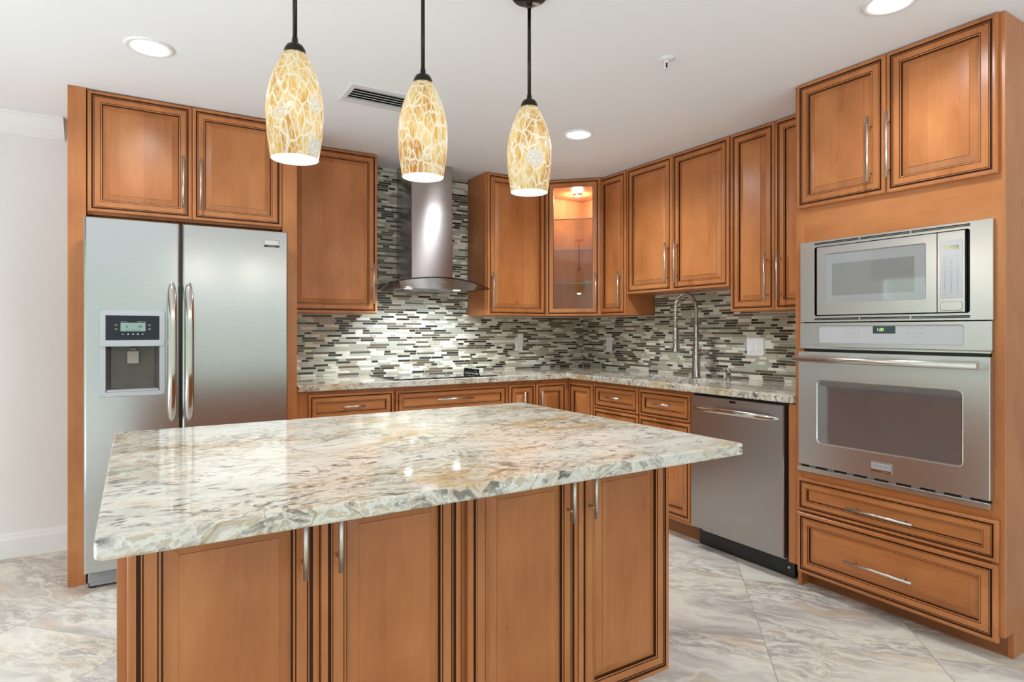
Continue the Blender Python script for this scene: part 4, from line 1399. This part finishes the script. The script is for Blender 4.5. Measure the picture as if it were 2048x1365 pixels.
mb.face(mb.add(rloop(cx0, cx1, cz0, cz1, -TF - 0.0005)), M['black'])
op = mb.build('control_panel', t)
mb = MB()
mb.rings([(px0 + 0.0018, px1 - 0.0018, pz0 + 0.0018, pz1 - 0.0018, O + 0.0032, 0.011, M['keypad']), (px0 + 0.01, px1 - 0.01, pz0 + 0.006, pz1 - 0.006, O + 0.0031, 0.008, M['keypad'])], cap=M['keypad'], n=4)
oy = O + 0.0030
for r_, z in enumerate((1.258, 1.240, 1.221)):
    for c_ in range(4):
        x = ly_(-2.7370) + c_ * 0.0185
        mb.box(x - 0.0045, x + 0.0045, oy - 0.0003, oy, z, z + 0.0014, M['grey'])
        mb.box(x - 0.0030, x + 0.0030, oy - 0.0003, oy, z - 0.004, z - 0.0028, M['grey'])
    for c_, ds in enumerate(('147', '258', '369')):
        pass
for r_, row in enumerate(('12', '45', '78')):
    for c_, ch in enumerate(row):
        mb.text(ch, 0.009, ly_(-3.0000) + c_ * 0.019, oy - 0.0003, 1.259 - 0.0185 * r_, M['grey'])
for z in (1.259, 1.2405): mb.box(ly_(-3.0420), ly_(-3.0560), oy - 0.0003, oy, z - 0.0008, z + 0.0008, M['grey'])
for c_ in range(4): mb.box(ly_(-2.8590) + c_ * 0.021 - 0.002, ly_(-2.8590) + c_ * 0.021 + 0.002, oy - 0.0003, oy, 1.2165, 1.2190, M['softink'])
mb.build('touch_glass', op)
mb = MB()
mb.box(ly_(-2.8550), ly_(-2.9478), oy - 0.0006, oy, 1.2375, 1.2695, M['ovendisp'])
mb.text('1:00', 0.020, ly_(-2.8860), oy - 0.0008, 1.2540, M['greenled'], sx=0.85)
mb.build('display', op)
OO = -0.665
o0, o1, oz0, oz1 = ly_(-2.5165), ly_(-3.2922), 0.6110, 1.1505
v0, v1, vz0, vz1 = ly_(-2.6073), ly_(-3.2060), 0.7200, 1.0190
mb = MB()
mb.rings([(o0, o1, oz0, oz1, -TF - 0.001, 0, ms), (o0, o1, oz0, oz1, OO + 0.003, 0, ms), (o0 + 0.002, o1 - 0.002, oz0 + 0.002, oz1 - 0.002, OO, 0, ms),
          (v0, v1, vz0, vz1, OO, 0.020, ms), (v0 + 0.0025, v1 - 0.0025, vz0 + 0.0025, vz1 - 0.0025, OO - 0.0015, 0.019, M['chrome']),
          (v0 + 0.006, v1 - 0.006, vz0 + 0.006, vz1 - 0.006, OO + 0.003, 0.017, M['chrome'])], n=6)
mb.face(mb.add(rloop(o0, o1, oz0, oz1, -TF - 0.001)), M['black'])
od = mb.build('door', t)
mb = MB()
mb.face(mb.add(rloop(v0 + 0.0055, v1 - 0.0055, vz0 + 0.0055, vz1 - 0.0055, OO + 0.0029, 0.017, 6)), M['ovenglass'])
mb.build('window', od)
mb = MB()
hz = 1.1170
mb.cyl((ly_(-2.5290), OO - 0.055, hz), (ly_(-3.2750), OO - 0.055, hz), 0.0145, M['nickel'], 20)
for x in (ly_(-2.5490), ly_(-3.2640)): mb.box(x - 0.008, x + 0.008, OO - 0.055, OO - 0.0002, hz - 0.011, hz + 0.011, M['nickel'])
mb.build('handle', od)
mb = MB()
bx, bz = ly_(-2.9025), 0.6615
mb.box(bx - 0.0430, bx + 0.0430, OO - 0.0035, OO - 0.0001, bz - 0.0215, bz + 0.0215, M['nickel'])
mb.box(bx - 0.0400, bx + 0.0400, OO - 0.0042, OO - 0.0035, bz - 0.0085, bz + 0.0185, M['silver'])
mb.box(bx - 0.0410, bx + 0.0410, OO - 0.0042, OO - 0.0035, bz - 0.0200, bz - 0.0100, M['chrome'])
mb.text('FRIGIDAIRE', 0.0135, bx, OO - 0.0044, bz + 0.005, M['softink'], sx=0.95)
mb.text('GALLERY', 0.0070, bx + 0.018, OO - 0.0044, bz - 0.0150, M['softink'], sx=0.9)
mb.build('badge', od)
mb = MB()
mb.box(ly_(-2.4990), ly_(-3.2850), O, -TF - 0.0005, 0.5735, 0.5960, ms)
ot = mb.build('bottom_trim', t, 0.001)
mb = MB()
mb.box(ly_(-2.5170), ly_(-3.2850), O + 0.004, -TF - 0.0005, 0.5965, 0.6105, M['dark'])
for i in range(8):
    x = ly_(-2.56) + 0.09 * i
    mb.box(x, x + 0.030, O + 0.003, O + 0.006, 0.5970, 0.6080, M['softink'])
mb.build('vent_slot', t)

# ------------------------------------------------------------------ outlets
def plate(name, label, cat, loc, rz, w=0.0725, h=0.1175, group=None):
    t = thing(name, label, cat, loc, rz, group)
    mb = MB()
    mb.rings([(-w / 2, w / 2, -h / 2, h / 2, -0.0001, 0.004, M['plate']), (-w / 2, w / 2, -h / 2, h / 2, -0.004, 0.004, M['plate']), (-w / 2 + 0.003, w / 2 - 0.003, -h / 2 + 0.003, h / 2 - 0.003, -0.0062, 0.004, M['plate'])], cap=M['plate'], n=3)
    mb.build('cover_plate', t)
    return t


def receptacle(t, x, y=-0.0064):
    for z in (0.020, -0.020):
        mb = MB()
        mb.rings([(x - 0.0165, x + 0.0165, z - 0.0140, z + 0.0140, y, 0.006, M['plate']), (x - 0.0165, x + 0.0165, z - 0.0140, z + 0.0140, y - 0.0015, 0.006, M['plate'])], cap=M['plate'], n=3)
        for dx in (-0.0065, 0.0065): mb.box(x + dx - 0.0011, x + dx + 0.0011, y - 0.0018, y - 0.0014, z - 0.002, z + 0.006, M['softink'])
        mb.box(x - 0.002, x + 0.002, y - 0.0018, y - 0.0014, z - 0.010, z - 0.006, M['softink'])
        mb.build('receptacle', t)


t = plate('wall_outlet', 'white outlet plate on the cooktop wall, half covered by a plug-in freshener', 'outlet', (-0.6835, -0.0084, 1.1385), 0)
receptacle(t, 0.0)
t = thing('plug_in_freshener', 'white plug-in air freshener in the outlet right of the cooktop', 'air freshener', (-0.6835, -0.0084, 1.150))
mb = MB()
mb.loft([rloop(-0.026, 0.026, 0.0, 0.078, -0.0085, 0.010, 4), rloop(-0.026, 0.026, 0.0, 0.078, -0.030, 0.010, 4), rloop(-0.021, 0.021, 0.005, 0.073, -0.038, 0.008, 4)], M['plate'], cap0=M['plate'], cap1=M['plate'])
mb.build('housing', t)
mb = MB(); mb.box(-0.021, 0.021, -0.0392, -0.0382, 0.030, 0.032, M['softink']); mb.build('seam_vent', t)
t = plate('wall_outlet', 'single white outlet plate on the tiles near the corner, left of the faucet', 'outlet', (-0.0084, -0.368, 1.1400), RZ)
receptacle(t, 0.0)
t = plate('switch_outlet', 'wide white switch and outlet plate on the tiles right of the faucet', 'outlet', (-0.0084, -1.790, 1.1465), RZ, 0.125, 0.1175)
mb = MB(); mb.box(-0.040, -0.010, -0.0085, -0.0063, -0.033, 0.033, M['plate']); mb.build('rocker_switch', t, 0.001)
receptacle(t, 0.026)

# ------------------------------------------------------------------ ceiling things
def pendant():
    t = thing('pendant_light', 'x', 'pendant light', (0, 0, 1.740), 0, 'pendants over the island')
    prof = [(0.0655, 0.0), (0.0700, 0.030), (0.0745, 0.062), (0.0775, 0.100), (0.0785, 0.135), (0.0765, 0.170), (0.0715, 0.200), (0.0635, 0.230), (0.0530, 0.258), (0.0420, 0.282), (0.0330, 0.298), (0.0290, 0.304)]
    mb = MB()
    outer = prof
    inner = [(r - 0.003, z) for r, z in reversed(prof)]
    full = outer + inner
    mats = [M['shade']] * (len(outer) - 1) + [M['shade']] + [M['shadein']] * (len(inner) - 1)
    mb.lathe(full + [full[0]], None, 48, mats=mats + [M['shadein']])
    mb.build('lamp_shade', t)
    mb = MB()
    mb.lathe([(0.0305, 0.290), (0.0310, 0.300), (0.0290, 0.314), (0.0225, 0.325), (0.0120, 0.331), (0.0095, 0.334), (0.0078, 0.346), (0.0066, 0.352)], M['bronze'], 28, cap0=M['bronze'], cap1=M['bronze'])
    mb.build('socket_cap', t)
    mb = MB(); mb.cyl((0, 0, 0.350), (0, 0, H - 1.740 - 0.035), 0.0063, M['bronze'], 14)
    mb.lathe([(0.0063, 0.652), (0.0085, 0.655), (0.0085, 0.668), (0.0063, 0.672)], M['bronze'], 14)
    mb.build('rod', t)
    mb = MB()
    zt = H - 1.740 - 0.0005
    mb.lathe([(0.063, zt), (0.063, zt - 0.012), (0.056, zt - 0.020), (0.012, zt - 0.026), (0.010, zt - 0.040)], M['bronze'], 32, cap0=M['bronze'], cap1=M['bronze'])
    mb.build('ceiling_canopy', t)
    mb = MB()
    mb.lathe([(0.010, 0.215), (0.013, 0.200), (0.024, 0.165), (0.028, 0.140), (0.022, 0.118), (0.008, 0.108)], M['bulb'], 20, cap0=M['bulb'], cap1=M['bulb'])
    mb.build('bulb', t)
    return t


PEND = [(-2.998, 'leftmost amber crackled glass pendant, hanging in front of the refrigerator cabinet'),
        (-2.604, 'middle amber crackled glass pendant, hanging in front of the range hood'),
        (-2.198, 'rightmost amber crackled glass pendant, beside the glass corner cabinet')]
p0 = pendant()
for i, (x, lab) in enumerate(PEND):
    p = p0 if i == 0 else copy_tree(p0)
    p.location = (x, -2.490, 1.740)
    p.rotation_euler = (0, 0, 1.9 * i)
    p['label'] = lab
    l = bpy.data.lights.new('pendant_lamp', 'POINT'); l.energy = 8; l.color = (1.0, 0.92, 0.82); l.shadow_soft_size = 0.035
    lo = bpy.data.objects.new('pendant_lamp', l); lo.location = (x, -2.490, 1.765); COL.objects.link(lo)

CANS = [((-3.342, -1.316), 'round recessed ceiling light at the far left, above the refrigerator aisle'),
        ((-1.100, -1.354), 'round recessed ceiling light in front of the glass corner cabinet'),
        ((-1.050, -3.130), 'round recessed ceiling light at the top right, in front of the oven tower')]
c0 = None
for CI, ((x, y), lab) in enumerate(CANS):
    if c0 is None:
        c = thing('recessed_light', lab, 'ceiling light', (x, y, H), 0, 'recessed ceiling lights')
        mb = MB()
        mb.lathe([(0.092, -0.0002), (0.092, -0.005), (0.086, -0.008), (0.070, -0.006), (0.068, -0.0012)], M['trim'], 40)
        mb.build('trim_ring', c)
        mb = MB(); mb.lathe([(0.0685, -0.0012), (0.066, -0.0035)], M['can'], 40, cap1=M['can']); mb.build('lens', c)
        c0 = c
    else:
        c = copy_tree(c0); c.location = (x, y, H); c['label'] = lab
    l = bpy.data.lights.new('downlight', 'SPOT'); l.energy = [32, 80, 24][CI]; l.spot_size = R(160); l.spot_blend = 0.8; l.shadow_soft_size = 0.06; l.color = (0.86, 0.94, 1.0)
    lo = bpy.data.objects.new('downlight', l); lo.location = (x, y, H - 0.015); COL.objects.link(lo)

t = thing('ceiling_vent', 'white louvred air vent on the ceiling between two pendants', 'vent', (-2.330, -1.2900, H))
mb = MB()
vx, vy = 0.182, 0.128
mb.loft([hl(vx, vy, -0.0003, 0.002, 2), hl(vx, vy, -0.004, 0.002, 2), hl(vx - 0.008, vy - 0.008, -0.011, 0.002, 2), hl(vx - 0.030, vy - 0.046, -0.011, 0.002, 2), hl(vx - 0.030, vy - 0.046, -0.0006, 0.002, 2)],
        M['vent'], cap1=M['dark'])
mb.build('frame', t)
for i in range(5):
    y = -0.062 + 0.031 * i
    mb = MB()
    mb.loft([[(x, y - 0.012, -0.0088), (x, y - 0.0110, -0.0104), (x, y + 0.0125, -0.0030), (x, y + 0.0115, -0.0014)] for x in (-vx + 0.031, vx - 0.031)], M['slat'], cap0=M['slat'], cap1=M['slat'])
    mb.build('louvre', t)

t = thing('sprinkler', 'small white fire sprinkler head on the ceiling', 'sprinkler', (-1.404, -2.376, H))
mb = MB(); mb.lathe([(0.036, -0.0003), (0.035, -0.004), (0.022, -0.008), (0.013, -0.010)], M['plate'], 28, cap0=M['plate'], cap1=M['plate']); mb.build('escutcheon', t)
mb = MB()
mb.cyl((0, 0, -0.0102), (0, 0, -0.020), 0.011, M['plate'])
for s in (-1, 1): mb.box(s * 0.009 - 0.002, s * 0.009 + 0.002, -0.003, 0.003, -0.046, -0.020, M['plate'])
mb.cyl((0, 0, -0.046), (0, 0, -0.049), 0.012, M['plate'])
mb.build('frame', t)
mb = MB(); mb.cyl((0, 0, -0.0202), (0, 0, -0.0455), 0.003, M['dark'], 8); mb.build('bulb', t)
